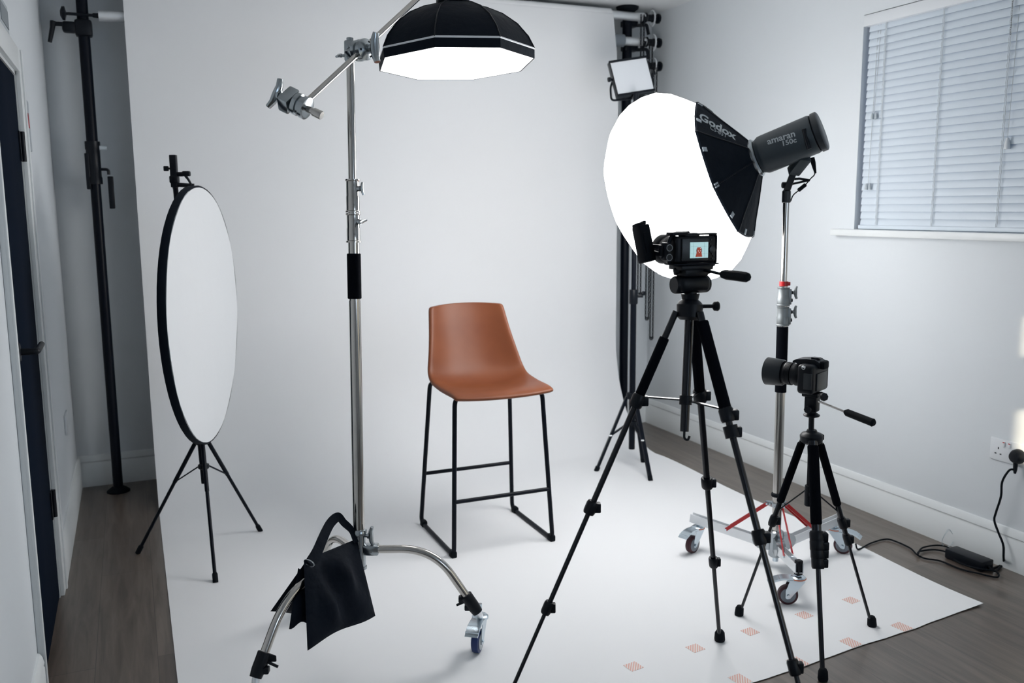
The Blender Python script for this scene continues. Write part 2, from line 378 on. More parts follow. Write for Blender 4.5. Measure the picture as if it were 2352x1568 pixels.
# floor-to-ceiling poles
def autopole(x, y, lab_, split, clamps, r=.0255):
    t = thing('support_pole', lab_, 'pole', (x, y, 0), 'floor-to-ceiling poles of the backdrop')
    obj('pole_tube', MB().cyl((x, y, .02), (x, y, split), r * .92).cyl((x, y, split), (x, y, ZC - .06), r), 'bmetal', t)
    obj('floor_foot', MB().lathe([(.055, 0), (.055, .006), (.04, .018), (.028, .026)], (x, y, 0), UP), 'rubber', t)
    obj('ceiling_cup', MB().lathe([(.022, 0), (.026, .035), (.065, .062), (.068, .075)], (x, y, ZC - .0755), UP), 'rubber', t)
    return t
LPX, LPY = -.128, 4.79
lp = autopole(LPX, LPY, 'black telescopic pole standing left of the white paper backdrop', 1.62, 0)
mb = MB().lathe([(.034, 0), (.034, .03), (.031, .035), (.031, .16), (.034, .165), (.034, .2)], (LPX, LPY, 1.53), UP); mb.box((LPX - .028, LPY - .01, 1.59), (.02, .03, .17), bev=.004)
obj('lock_collar', mb, 'black', lp)
mb = MB().tube(arc([(LPX + .03, LPY, 1.60), (LPX + .062, LPY, 1.60), (LPX + .062, LPY, 1.575)], r=.02), .007, 8); mb.box((LPX + .068, LPY, 1.49), (.026, .016, .155), bev=.004)
obj('lock_lever', mb, 'black', lp)
mb = MB().cyl((LPX + .03, LPY - .01, 1.70), (LPX + .062, LPY - .01, 1.70), .011); obj('release_button', mb, 'pgrey', lp)
RPX, RPY = 2.806, 4.80
rp = autopole(RPX, RPY, 'black telescopic pole at the right edge of the paper, partly behind the glowing lantern', 1.5, 0, .029)

# crossbars / rolls in hooks on the poles
tz = [2.512, 2.372, 2.236]
names = ['uppermost aluminium roll bar, carrying the white paper under the ceiling', 'middle aluminium roll bar carrying a grey paper roll', 'short empty roll bracket, its knob beside the small square light panel']
for i, z in enumerate(tz):
    Yt = PY + (.05 if i == 0 else .045); xr0 = 2.93 + .006 * i
    t = thing('roll_crossbar', names[i], 'roll bar', (1.35, Yt, z - .03), 'crossbars holding the paper rolls')
    x0 = -.06
    zl = z - (.067 if i == 1 else 0)
    if i < 2: obj('bar_tube', MB().cyl((x0, Yt, zl), (xr0 - .02, Yt, z), .0245, seg=24), 'alu', t)
    else: obj('bar_tube', MB().cyl((xr0 - .16, Yt, z), (xr0 - .02, Yt, z), .0245, seg=24), 'alu', t)
    mb = MB().lathe([(.027, 0), (.030, .01), (.020, .02), (.020, .05), (.024, .055), (.024, .065), (.010, .067), (.010, .09)], (xr0 - .03, Yt, z), V((1, 0, 0)), 20)
    obj('expander', mb, 'black', t)
    obj('expander', MB().lathe([(.024, 0), (.012, .004), (.010, .03)], (x0 + .005, Yt, zl), V((-1, 0, 0))), 'black', t) if i < 2 else None
    for s_, xx, kz in ((1, xr0 + .055, .030), (-1, x0 - .135, .032)):
        if i == 2 and s_ < 0: continue
        zk = zl if s_ < 0 else z
        mb = MB().lathe([(.008, 0), (kz, .006), (kz * .95, .018), (.012, .026)], (xx, Yt, zk), V((s_, 0, 0)), 10)
        mb.cyl((xx - s_ * (.05 if s_ > 0 else .115), Yt, zk), (xx, Yt, zk), .007)
        obj('knob', mb, 'black', t)
    # hook bracket holding the bar on the right pole
    mb = MB().box((RPX + .02, Yt - .0 + .045, z - .035), (.09, .06, .035), bev=.006)
    mb.tube(arc([(RPX + .055, RPY - .02, z - .045), (RPX + .10, Yt - .02, z - .045), (RPX + .115, Yt - .02, z - .10)], r=.01), .010, 8)
    mb.tube([V((RPX + .085, Yt + .026 * math.sin(a) * 1.1, z - .028 * math.cos(a))) for a in [k * math.pi / 8 - math.pi / 2 for k in range(9)]], .008, 6)
    obj('hook_bracket', mb, 'black', t)
    mb = MB(); x_ = xr0 + .025
    mb.tube([V((x_, Yt + .034 * math.sin(2 * math.pi * k / 24), z + .045 * math.cos(2 * math.pi * k / 24))) for k in range(24)], .0045, 6, True)
    lab(obj('chain_guard', mb, 'pwhite', t), 'pale green-white wire chain guard')
    if i == 1: lab(obj('paper_roll', MB().cyl((.1, Yt, z - .063), (2.755, Yt, z - .002), .036, seg=24), 'grey_paper', t), 'grey rolled paper')
    if i == 0: lab(obj('paper_roll', MB().cyl((PX0, Yt, z), (PX1 - .032, Yt, z), .0335, seg=24), 'paper', t), 'white rolled paper')
# clamp on the left pole
t = thing('pole_clamp', 'black clamp with a lever on the left pole, just under the roll bar', 'clamp', (LPX, LPY, 2.20))
cz = 2.248
obj('jaw', MB().box((LPX, LPY, cz), (.075, .075, .075), bev=.012).box((LPX - .06, LPY - .01, cz), (.06, .05, .05), bev=.012), 'black', t)
mb = MB().cyl((LPX - .08, LPY - .02, cz + .01), (LPX - .125, LPY - .02, cz + .01), .010); mb.tube([(LPX - .125, LPY - .02, cz + .02), (LPX - .13, LPY - .025, cz - .01), (LPX - .145, LPY - .03, cz - .075)], [.014, .011, .009], 8)
obj('lever', mb, 'black', t)

# chains
chx = [(1461, 672), (1479, 728), (1489, 773)]
cl = ['leftmost and shortest plastic chain loop, hanging beside the black stand', 'middle plastic chain loop hanging at the back wall', 'rightmost and longest plastic chain loop hanging at the back wall']
for i, (cx, cy) in enumerate(chx):
    Yc = PY + (.05 if i == 0 else .045); bot = AY(cx, cy, Yc); top = tz[i] + .02
    mb = MB(); pitch = .0165; xx = bot.x; n = int((top - bot.z) / pitch)
    def link(c, flip):
        ax = (V((1, 0, 0)), UP, V((0, 1, 0))) if flip else (V((0, 1, 0)), UP, V((1, 0, 0)))
        pts = [c + ax[0] * .0045 * math.cos(a) + ax[1] * .0105 * math.sin(a) for a in [2 * math.pi * k / 8 for k in range(8)]]
        mb.tube(pts, .0027, 4, True)
    for s_ in (-1, 1):
        for k in range(n): link(V((xx + s_ * .010, Yc - .035, bot.z + k * pitch)), (k + (s_ > 0)) % 2)
    for k in (-.5, .5): link(V((xx + k * .010, Yc - .035, bot.z - .006)), 1)
    tag(obj('chain', mb, 'black', loc=(xx, Yc, bot.z)), cl[i], 'chain', 'chains of the backdrop rollers')

# ================================================================== WINDOW BLIND
BXX = XR + .021
t = thing('venetian_blind', 'closed pale venetian blind filling the window on the right wall', 'blind', (BXX, 2.25, WZ0))
by0, by1 = WY0 + .02, WY1 - .018
obj('headrail', span(MB(), XR - .006, XR + .06, WY0 + .005, WY1 - .004, WZ1 - .052, WZ1 - .004, bev=.003), 'pwhite', t)
mb = MB(); z = WZ0 + .035; pitch = .0315; tilt = math.radians(76); hw = .0185
sx, sz = math.cos(tilt), math.sin(tilt)
while z < WZ1 - .055:
    pts = []
    for k in range(5):
        u = -1 + k * .5; bow = .0022 * (1 - u * u)
        pts.append((BXX + u * hw * sx - bow * sz, z + u * hw * sz + bow * sx))
    # room-side edge low, window-side edge high
    th = .0012; vs = []
    for yy in (by0, by1):
        for (x, zz) in pts: vs.append((x, yy, zz))
        for (x, zz) in pts: vs.append((x + th * sz, yy, zz - th * sx))
    fs = []
    for k in range(4): fs += [(k, k + 1, 11 + k, 10 + k), (5 + k, 15 + k, 16 + k, 6 + k)]
    fs += [(0, 10, 15, 5), (4, 9, 19, 14), (0, 1, 2, 3, 4, 9, 8, 7, 6, 5), (10, 15, 16, 17, 18, 19, 14, 13, 12, 11)]
    mb.add(vs, fs); z += pitch
obj('slats', mb, 'slat', t)
obj('bottom_rail', span(MB(), BXX - .016, BXX + .016, by0, by1, WZ0 + .002, WZ0 + .020, bev=.003), 'slat', t)
for (xa, ya), (xb, yb) in (((2034, 42), (2010, 520)), ((2170, 5), (2137, 528)), ((2325, 90), (2287, 530))):
    p = AX(xb, yb - 20, BXX - .02); mb = MB()
    pts = []; z = WZ0 + .01
    k = 0
    while z < WZ1 - .04: pts.append(V((BXX - .009 - (.004 if k % 2 else 0), p.y, z))); z += pitch / 2; k += 1
    mb.tube(pts, .0014, 4); mb.tube([p_ + V((0, .006, 0)) for p_ in pts], .0009, 4); obj('ladder_cord', mb, 'cord', t)
for (x, y, big) in ((2008, 262, 0), (1994, 424, 0), (2314, 322, 1)):
    p = AX(x, y, XR + .006)
    o = obj('pull_cord', MB().cyl((p.x, p.y, p.z), (XR + .02, p.y, WZ1 - .05), .0010, seg=6), 'cord', t)
    s_ = 1.5 if big else 1
    mb = MB()
    for dy in ((0,) if big else (-.010, .010)): mb.lathe([(.0075 * s_, 0), (.0068 * s_, .012 * s_), (.0035 * s_, .028 * s_)], (p.x, p.y + dy, p.z - .022 * s_), UP, 12)
    obj('tassel', mb, M['pgrey'] if not big else M['pwhite'], o)
p = AX(2322, 60, XR + .004); mb = MB(); z = p.z - .03
while z < WZ1 - .03: mb.ell((p.x, p.y, z), (.0022, .0022, .0026), seg=6); z += .0062
lab(obj('tilt_chain', mb, 'chrome', t), 'shiny bead chain')

# wall plates
def socket(x, y, z, n, lab_, double=True, detailed=False, pin_side=-1):
    wdt = .147 if double else .087
    t = thing('wall_socket', lab_, 'socket', (x, y, z - .043), 'wall sockets')
    if abs(n.x) > .5: X_ = V((0, -1, 0)) if n.x < 0 else V((0, 1, 0))
    else: X_ = V((1, 0, 0))
    ax = (X_, UP, n)
    c = V((x, y, z))
    obj('plate', MB().box(c + n * .004, (wdt, .087, .008), ax, bev=.003), 'pwhite', t)
    if detailed:
        mb = MB()
        for s_ in (pin_side,):
            cc = c + X_ * s_ * .036 + n * .0078
            for dx, dz, a, b in ((0, .006, .004, .008), (-.011, -.016, .007, .004), (.011, -.016, .007, .004)): mb.box(cc + X_ * dx + UP * dz, (a, b, .002), ax)
        obj('pin_slots', mb, 'black', t)
        for s_ in (-1, 1):
            sw = obj('rocker_switch', MB().box(c + X_ * s_ * .012 + n * .009 + UP * .027, (.010, .020, .008), ax, bev=.002), 'pwhite', t)
            lab(obj('on_mark', MB().box(c + X_ * s_ * .012 + n * .0132 + UP * .034, (.008, .004, .0008), ax), 'red', sw), 'red strip')
    return t
NXR = V((-1, 0, 0)); NXL = V((1, 0, 0))
socket(XR, 2.325, .456, NXR, 'double wall socket with the black plug in it, right wall', True, True)
socket(XR, 4.86, .461, NXR, 'blank-looking wall plate deep in the far right corner, seen past the tripod leg', False)
socket(XL, 4.40, .462, NXL, 'wall socket low on the left wall beyond the dark door', True)
# sign over the door, break-glass plate
t = thing('door_sign', 'grey framed notice on the left wall above the door frame', 'sign', (XL, 3.22, 1.95))
p = AX(6, 42, XL)
span_ = MB(); span(span_, XL, XL + .010, p.y - .17, p.y + .055, p.z - .045, p.z + .045, bev=.002); t.location = (XL, p.y, p.z - .045)
obj('frame', span_, 'print', t); m2 = MB(); span(m2, XL + .0098, XL + .012, p.y - .15, p.y + .04, p.z - .028, p.z + .028); obj('plate', m2, M['printd'], t)
p = AX(52, 280, XL)
t = thing('alarm_plate', 'narrow pale plate with a red mark on the left wall beside the door', 'plate', (XL, p.y, p.z - .09))
p.y = 3.70; m2 = MB(); span(m2, XL, XL + .012, p.y - .065, p.y + .065, p.z - .095, p.z + .085, bev=.003); obj('plate', m2, 'pgrey', t)
obj('red_mark', MB().prism([(-.025, -.014), (.025, -.014), (0, .038)], (XL + .0125, p.y, p.z), V((0, 1, 0)), UP, V((1, 0, 0)), .003), 'red', t)

# ================================================================== POWER BRICK, PLUG AND CABLES
bc = G(2225, 1283, .02); bdir = (G(2290, 1300, .02) - G(2180, 1258, .02)); bdir.z = 0; bdir.normalize(); bpn = V((-bdir.y, bdir.x, 0))
t = thing('power_adapter', 'black power adapter brick lying on the floor by the right baseboard', 'power adapter', (bc.x, bc.y, 0))
obj('case', MB().box((bc.x, bc.y, .021), (.165, .070, .040), (bdir, bpn, UP), bev=.006), 'black', t)
e1 = V((bc.x, bc.y, .02)) + bdir * .0825; e0 = V((bc.x, bc.y, .02)) - bdir * .0825
lab(obj('inlet_lead', MB().tube(spline([e1, e1 + bdir * .03 + V((0, 0, -.008)), G(2300, 1300, .006)]), .0045, 8), 'rubber', t), 'short black lead')
ps = AX(2333, 1049, XR - .03)
t = thing('mains_plug', 'black three-pin plug in the right half of the wall socket', 'plug', (XR - .01, ps.y, ps.z - .03))
mb = MB().lathe([(.027, 0), (.029, .006), (.027, .022), (.020, .034), (.008, .038)], (XR - .009, ps.y, ps.z), NXR, 20)
mb.lathe([(.009, 0), (.0075, .03), (.0045, .045)], (XR - .028, ps.y, ps.z - .02), V((0, 0, -1)), 10); obj('plug_body', mb, 'black', t)
cpts = [(XR - .028, ps.y, ps.z - .05)] + [AX(x, y, XR - .045) for x, y in ((2318, 1080), (2302, 1106), (2299, 1140), (2288, 1175), (2284, 1195), (2293, 1222), (2304, 1250), (2305, 1275))] + [G(2303, 1295, .006), G(2280, 1305, .006), e1 + V((0, 0, -.006)) + bdir * .02]
tag(obj('mains_cable', MB().tube(spline(cpts), .0042, 8), 'rubber', loc=(XR - .05, ps.y, 0)), 'thick black cable dropping from the wall plug to the power adapter', 'cable')
rs = V((2.25, 2.657, 0))
cp2 = [G(x, y, z) for x, y, z in ((1965, 1248, .03), (1972, 1261, .008), (2000, 1247, .006), (2033, 1238, .006), (2055, 1242, .006), (2090, 1258, .006), (2106, 1273, .006), (2125, 1282, .006), (2160, 1288, .006), (2205, 1306, .006), (2245, 1316, .008), (2290, 1325, .006), (2288, 1312, .012), (2250, 1306, .014), (2215, 1297, .014), (2190, 1283, .010), (2175, 1268, .010), (2145, 1262, .006), (2112, 1266, .012), (2108, 1274, .014), (2118, 1258, .014), (2150, 1252, .006), (2176, 1256, .012))] + [e0 + V((0, 0, -.005))]
tag(obj('power_cable', MB().tube(spline(cp2), .0034, 8), 'rubber', loc=(2.7, 2.4, 0)), 'thin black cable coiled on the floor and running off toward the wheeled stand', 'cable')
lp_ = G(2176, 1255, .005)
tag(obj('wire_loop', MB().tube([lp_ + V((.035 * math.cos(a) * .9, .005 * math.sin(a * 2), .034 + .034 * math.sin(a))) for a in [2 * math.pi * k / 28 for k in range(28)]], .0010, 6, True).tube([lp_ + V((.003 + .033 * math.cos(a) * .9, .004 + .005 * math.sin(a * 2), .036 + .036 * math.sin(a))) for a in [2 * math.pi * k / 28 for k in range(28)]], .0010, 6, True), 'clear', loc=lp_), 'small loop of thin clear wire standing against the baseboard by the adapter', 'wire')

# tape marks along the paper's front edge
TN = ['nearest the big tripod left leg', 'just left of the big tripod rear foot', 'nearest the small tripod left foot', 'between the small tripod legs', 'beyond the small tripod right leg',
      'at the paper edge left of the big tripod front leg', 'at the paper edge between the two tripods', 'at the paper edge right of the small tripod front leg', 'at the paper edge, rightmost of all']
for i, (x, y) in enumerate(((1455, 1530), (1597, 1488), (1723, 1450), (1847, 1412), (1955, 1378), (1700, 1560), (1835, 1522), (1962, 1480), (2073, 1440))):
    p = G(x, y, .004)
    if i > 4: p.y = max(p.y, fedge(p.x) + .028)
    a = math.radians(8); X_ = V((math.cos(a), math.sin(a), 0)); Y_ = V((-math.sin(a), math.cos(a), 0))
    mb = MB().box((p.x, p.y, .0042), (.046, .044 if i < 5 else .055, .0006), (X_, Y_, UP))
    tag(obj('tape_mark', mb, 'tape', loc=(p.x, p.y, .0042)), 'red hatched tape square ' + TN[i], 'tape mark', 'hatched tape marks on the paper')

# ================================================================== BAR STOOL
SX = 1.349
t = thing('bar_stool', 'brown leather bucket bar stool with black metal legs standing on the paper', 'stool', (SX, 3.47, 0))
rw = [(3.222, .650, 3.234, .659, .213), (3.225, .660, 3.238, .667, .217), (3.27, .668, 3.280, .673, .219), (3.36, .654, 3.37, .673, .223), (3.47, .640, 3.46, .681, .225),
      (3.555, .640, 3.525, .690, .225), (3.612, .676, 3.565, .724, .221), (3.645, .740, 3.582, .780, .207), (3.678, .83, 3.612, .848, .193), (3.703, .915, 3.642, .915, .182), (3.722, .968, 3.662, .966, .176), (3.727, .984, 3.668, .978, .172), (3.728, .990, 3.672, .983, .166)]
mb = MB(); NU = 12; vs = []
for (yc, zc_, ye, ze, hw_) in rw:
    for k in range(NU + 1):
        u = -1 + 2 * k / NU; f = abs(u) ** 2.4
        # seat rim rolls down a touch at the outermost edge
        vs.append(V((SX + hw_ * u, yc + (ye - yc) * f, zc_ + (ze - zc_) * f - .004)))
W1 = NU + 1
mb.add(vs, [(i * W1 + k, i * W1 + k + 1, (i + 1) * W1 + k + 1, (i + 1) * W1 + k) for i in range(len(rw) - 1) for k in range(NU)])
st = obj('seat_shell', mb, 'ranger', t, smooth=180)
for p_ in st.data.polygons: p_.use_smooth = True
s_ = st.modifiers.new('solid', 'SOLIDIFY'); s_.thickness = .024; s_.offset = 0
s_ = st.modifiers.new('sub', 'SUBSURF'); s_.levels = 2; s_.render_levels = 2
# flip if needed is not important for a closed shell; edge piping under the rim
r = .0095
for sx in (-1, 1):
    xf = SX + sx * .221; xt = SX + sx * .192
    xi = SX + sx * .12; pts = arc([(xi, 3.345, .646), (xt, 3.302, .652), (xf, 3.262, .012), (xf + sx * .001, 3.70, .012), (SX + sx * .186, 3.636, .664), (xi, 3.57, .645)], r=.035)
    obj('side_frame', MB().tube(pts, r, 12), 'bmetal', t)
    for yy in (3.275, 3.665): obj('floor_glide', MB().box((xf, yy, .0155), (.026, .042, .031), bev=.008), 'rubber', t)
def at_h(P, Q, z): return P.lerp(Q, (z - P.z) / (Q.z - P.z))
for P_, Q_, z, nm in ((V((.221, 3.262, .012)), V((.192, 3.297, .645)), .231, 'footrest'), (V((.221, 3.70, .012)), V((.192, 3.648, .640)), .238, 'rear_rail')):
    q = at_h(P_, Q_, z); obj(nm, MB().cyl((SX - q.x, q.y, z), (SX + q.x, q.y, z), .0085, seg=12), 'bmetal', t)
for yy in (3.36, 3.56): obj('seat_bracket', MB().bar((SX - .115, yy, .632), (SX + .115, yy, .632), .02, .008), 'bmetal', t)

# ================================================================== CASTER
def caster(parent, g, head, top, R=.036, wcol='wheel', hubc='hub', seal=True, wd=.022, pedal_top=None):
    """g: point under the wheel; head: direction from wheel towards the pedal; swivel is behind (opposite head)"""
    head = head.normalized(); ax = V((-head.y, head.x, 0)); wc = V((g.x, g.y, R + g.z)); sw = wc - head * .034; sw.z = 0
    plate = 2 * R + .020 + g.z
    wh = obj('wheel', MB().lathe([(R * .86, -wd / 2), (R * .97, -wd * .42), (R, -wd * .2), (R, wd * .2), (R * .97, wd * .42), (R * .86, wd / 2)], wc, ax, 32), wcol, parent)
    mb = MB().lathe([(R * .74, -wd * .56), (R * .70, -wd * .60), (R * .3, -wd * .6), (R * .3, wd * .6), (R * .70, wd * .60), (R * .74, wd * .56)], wc, ax, 28)
    obj('hub', mb, hubc, wh)
    obj('axle', MB().lathe([(.0055, -.021), (.0055, -.0195), (.003, -.019), (.003, .019), (.0055, .0195), (.0055, .021)], wc, ax, 8), 'zinc', wh)
    mb = MB()
    for s_ in (-1, 1):
        o = wc + ax * s_ * (wd / 2 + .0045)
        mb.prism([(.010, -.008), (.004, -.012), (-.006, -.010), (-.052, R + .012), (-.056, R + .019), (-.004, R + .019), (.010, R * .55)], o, head, UP, ax, .0022)
    mb.box(V((sw.x, sw.y, plate)) + head * .010, (.060, wd + .013, .003), (head, ax, UP))
    fk = obj('fork', mb, 'zinc', parent)
    c = V((sw.x, sw.y, plate))
    if seal: lab(obj('swivel_seal', MB().lathe([(.027, .004), (.0285, .006), (.027, .008)], c, UP, 24), 'orange', fk), 'orange ring')
    obj('swivel_race', MB().lathe([(.024, 0), (.027, .003), (.027, .004), (.0265, .009), (.022, .013), (.012, .014)], c, UP, 24), 'zinc', fk)
    mb = MB(); up0 = plate + .004 - c.z
    pts = [(.0, .004), (.040, .004), (.066, -.003), (.088, -.016), (.092, -.013), (.070, .003), (.042, .010), (.0, .010)]
    mb.prism(pts, c + head * .012, head, UP, ax, wd + .018)
    for k in range(3): mb.box(c + head * (.066 + k * .013) + UP * (.005 - k * .005), (.004, wd + .020, .004), (head, ax, UP))
    obj('brake_pedal', mb, 'zinc', parent)
    obj('stem', MB().cyl(c + UP * .008, V(top) if top is not None else c + UP * .05, .0065), 'zinc', parent)
    return c

def tbolt(parent, o, axis, across, L=.030, s=1., m='cast'):
    """T-handle: shank along axis, S-shaped bar along across"""
    axis = axis.normalized(); across = (across - axis * across.dot(axis)).normalized(); o = V(o)
    mb = MB().lathe([(.007 * s, 0), (.007 * s, L * .6), (.010 * s, L * .65), (.010 * s, L)], o, axis, 14)
    c = o + axis * (L + .004 * s)
    mb.tube([c - across * .030 * s + axis * .006 * s, c - across * .017 * s + axis * .001, c, c + across * .017 * s + axis * .001, c + across * .030 * s + axis * .006 * s], [.0075 * s, .0095 * s, .0115 * s, .0095 * s, .0075 * s], 10, flat=.75)
    return obj('tee_handle', mb, m, parent)

def grip_head(parent, c, axis, armdir, tdir=None, block=True):
    """lollipop grip head: a pair of grooved discs round the arm, a socket block, and a T-handle"""
    axis = axis.normalized(); armdir = armdir.normalized()
    mb = MB().lathe([(.024, -.020), (.0305, -.018), (.0305, -.006), (.026, -.0045), (.026, .0045), (.0305, .006), (.0305, .018), (.024, .020), (.014, .024), (.014, .030)], c, axis, 32)
    g = obj('grip_head', mb, 'cast', parent)
    mb = MB()
    for k in range(3):
        d = Matrix.Rotation(k * 2.1 + .5, 3, axis) @ armdir
        mb.cyl(c + d * .0225 - axis * .0195, c + d * .0225 + axis * .0215, .0035, seg=8)
    obj('grip_bolt', mb, 'black', g)
    bo = c - axis * .034
    x = armdir; y = axis.cross(x)
    if block:
        mb = MB().box(bo, (.034, .050, .028), (y, x, axis), bev=.005); obj('socket_block', mb, 'cast', g)
    tbolt(g, c + axis * (.030 if block else .060), axis, tdir or UP, .018, 1.35)
    if not block: obj('socket_block', MB().box(c + axis * .042, (.046, .062, .034), (axis.cross(armdir), armdir, axis), bev=.006), 'cast', g)
    return g

# ================================================================== C-STAND
HB = V((.589, 2.588, .37))                     # hub where the legs meet
T0 = AD(818, 1240, (HB - CAM).dot(ROT @ V((0, 0, -1))) + .01)
P_hi = AD(804, 118, 2.60)                      # grip head height
up = (P_hi - HB).normalized()
t = thing('rolling_c_stand', 'chrome C-stand on casters with a boom arm holding the overhead octagonal softbox', 'light stand', (HB.x, HB.y, 0))
cs = t
def on(y): return HB + up * ((P_hi - HB).length * t_y(HB, P_hi, y))
obj('pole', MB().cyl(HB - up * .06, on(690), .0175, seg=28).cyl(on(690), on(548), .0165, seg=28).cyl(on(560), on(412), .0145, seg=24).cyl(on(420), on(100), .0115, seg=24), 'chrome', t)
a_, b_ = on(686), on(582); L = (b_ - a_).length
lab(obj('foam_grip', MB().lathe([(.0185, 0), (.0205, .002), (.0205, L - .002), (.0185, L)], a_, up, 28), 'foam', t), 'black foam grip')
for y0, y1, kd, ac in ((488, 412, RV * .9 - AV * .3, V((0, 0, 1)) - RV * .35), (557, 490, RV * .9 - AV * .4, RV * .2 + AV + UP * .25)):
    a_, b_ = on(y0), on(y1); L = (b_ - a_).length
    sl = obj('riser_sleeve', MB().lathe([(.0225, 0), (.0225, .004), (.0195, .006), (.0195, L * .48), (.0188, L * .5), (.0188, L - .006), (.0220, L - .004), (.0220, L)], a_, up, 28), 'chrome', t)
    m_ = a_.lerp(b_, .72); obj('boss', MB().cyl(m_, m_ + kd.normalized() * .026, .008), 'cast', sl)
    tbolt(sl, m_ + kd.normalized() * .022, kd, ac, .006, .62)
# base
mb = MB().lathe([(.0225, -.06), (.0225, -.052), (.0195, -.05), (.0195, .045), (.024, .048), (.024, .060), (.021, .064)], HB, up, 28)
bs = obj('base_collar', mb, 'cast', t)
tbolt(bs, HB + UP * .045 + RV * .018, RV * .9 - AV * .2, UP - RV * .2, .016, .95)
angs = [math.radians(-17), math.radians(-143), math.radians(100)]
for i, a in enumerate(angs):
    d = V((math.cos(a), math.sin(a), 0)); hz_ = (.37, .362, .354)[i]
    if i == 0: end = G(1083, 1385, .19)
    elif i == 1: end = G(598, 1525, .19)
    else: end = V((HB.x, HB.y, .19)) + d * .34
    dd = V((end.x - HB.x, end.y - HB.y, 0)); R_ = dd.length; d = dd.normalized(); h0 = V((HB.x, HB.y, hz_))
    bend = h0 + d * (R_ - .115)
    tip = end + (end - bend).normalized() * .03
    pts = arc([h0 + d * .015, bend, tip], n=14, r=.15)
    lg = obj('leg', MB().tube(pts, .0125, 20), 'chrome', t)
    obj('leg_socket', MB().box(h0 + d * .035, (.050, .032, .034), (d, V((-d.y, d.x, 0)), UP), bev=.006).cyl(h0 + d * .038 - V((-d.y, d.x, 0)) * .02, h0 + d * .038 + V((-d.y, d.x, 0)) * .02, .005, seg=6), 'cast', lg)
    lax = (tip - bend).normalized(); cx_ = end - lax * .005
    side = V((-d.y, d.x, 0)); q = lax.cross(side)
    mb = MB().lathe([(.0165, -.028), (.019, -.026), (.019, .020), (.0165, .040)], cx_, lax, 16)
    sd_ = -RV if i == 0 else RV
    mb.box(cx_ + sd_ * .018 - lax * .012, (.026, .020, .022), (sd_, side.cross(sd_).normalized() if abs(side.dot(sd_)) < .9 else UP, side), bev=.004)
    mb.box(cx_ + sd_ * .018 + lax * .020, (.024, .018, .022), (sd_, UP, AV), bev=.004)
    mb.cyl(cx_ + sd_ * .02 + lax * .0, cx_ + sd_ * .050 + lax * .012, .004, seg=8)
    obj('caster_clamp', mb, 'black', lg)
    if i == 0: g = G(1097, 1498); hd = -AV - RV * .25
    elif i == 1: g = V((end.x + d.x * .055, end.y + d.y * .055, 0)); hd = -RV
    else: g = V((end.x + d.x * .055, end.y + d.y * .055, 0)); hd = AV + RV * .2
    g.z = .003
    c = caster(lg, g, hd, None, .038, 'blue', 'cast', False, .024)
    mb = MB().tube(arc([tip - lax * .03, tip + lax * .012, c + UP * .01], r=.03), .0105, 12); obj('caster_post', mb, 'alu', lg)
# boom arm and grips
GH = on(112) + RV * .016 - AV * .02
armd = (AD(960, -5, 2.72) - AD(700, 236, 2.42)).normalized()
axis1 = (RV * .77 - AV * .64); axis1 = (axis1 - armd * axis1.dot(armd)).normalized()
A0 = AD(699, 238, 2.42); tt = (GH - A0).dot(armd); GC = A0 + armd * tt
GH = GC
arm_end = A0 + armd * 1.02
lab(obj('boom_arm', MB().cyl(A0 - armd * .01, arm_end, .0079, seg=20), 'chrome', t), 'steel boom arm')
gh = grip_head(t, GH, axis1, armd)
topc = on(100)
mb = MB().box(topc, (.030, .034, .060), (RV, AV, up), bev=.005); mb.bar(topc, GH - axis1 * .028, .026, .030); mb.cyl(topc + up * .02, topc + up * .038, .010)
obj('grip_mount', mb, 'cast', gh)
tbolt(gh, topc - RV * .014 - up * .012, -RV, AV + UP * .3, .016, .62)
ax2 = (RV * .80 - UP * .47 - AV * .33); ax2 = (ax2 - armd * ax2.dot(armd)).normalized()
g2c = A0 - armd * .012
g2 = grip_head(t, g2c, -ax2, armd, (UP * .85 + RV * .5), block=False)
mb = MB().lathe([(.009, 0), (.009, .02), (.012, .022), (.012, .046), (.0105, .048)], g2c + ax2 * .018, ax2, 16)
obj('stud', mb, 'chrome', g2)
obj('block_hole', MB().lathe([(.0085, 0), (.0085, .0012)], g2c - ax2 * .042 + armd * .0307, armd, 16), 'black', g2)

# ------------------------------------------------------------------ octagonal softbox hanging from the boom
OD = 3.10; sc_ = OD / FPX; OC = AD(1047, 149, OD)
onrm = (UP + AV * .055 + RV * -.035).normalized()        # slight tilt of the face
ox = (RV - onrm * RV.dot(onrm)).normalized(); oy = onrm.cross(ox)
def octpt(ang, r, h): return OC + (ox * math.cos(ang) + oy * math.sin(ang)) * r + onrm * h
t = thing('octagonal_softbox', 'black octagonal softbox with a glowing white underside hanging over the stool', 'softbox', OC + onrm * .2)
RO = .277; a0 = math.radians(-10)
def octring(mb, prof, seg=8, cap0=False, cap1=False):
    vs = []; fs = []
    for r_, h_ in prof:
        for k in range(8): vs.append(octpt(a0 + k * math.pi / 4, r_, h_))
    for i in range(len(prof) - 1):
        for k in range(8): k2 = (k + 1) % 8; fs.append((i * 8 + k, i * 8 + k2, (i + 1) * 8 + k2, (i + 1) * 8 + k))
    if cap0: fs.append(tuple(range(8))[::-1])
    if cap1: fs.append(tuple((len(prof) - 1) * 8 + k for k in range(8)))
    return mb.add(vs, fs)
lab(obj('diffuser', octring(MB(), [(RO * .985, .001), (RO * .985, .004)], cap0=True, cap1=True), 'light2', t, smooth=10), 'glowing white diffuser')
obj('skirt', octring(MB(), [(RO, 0), (RO * 1.004, .030), (RO * .99, .030), (RO * .987, 0), (RO, 0)]), 'fabric', t, smooth=10)
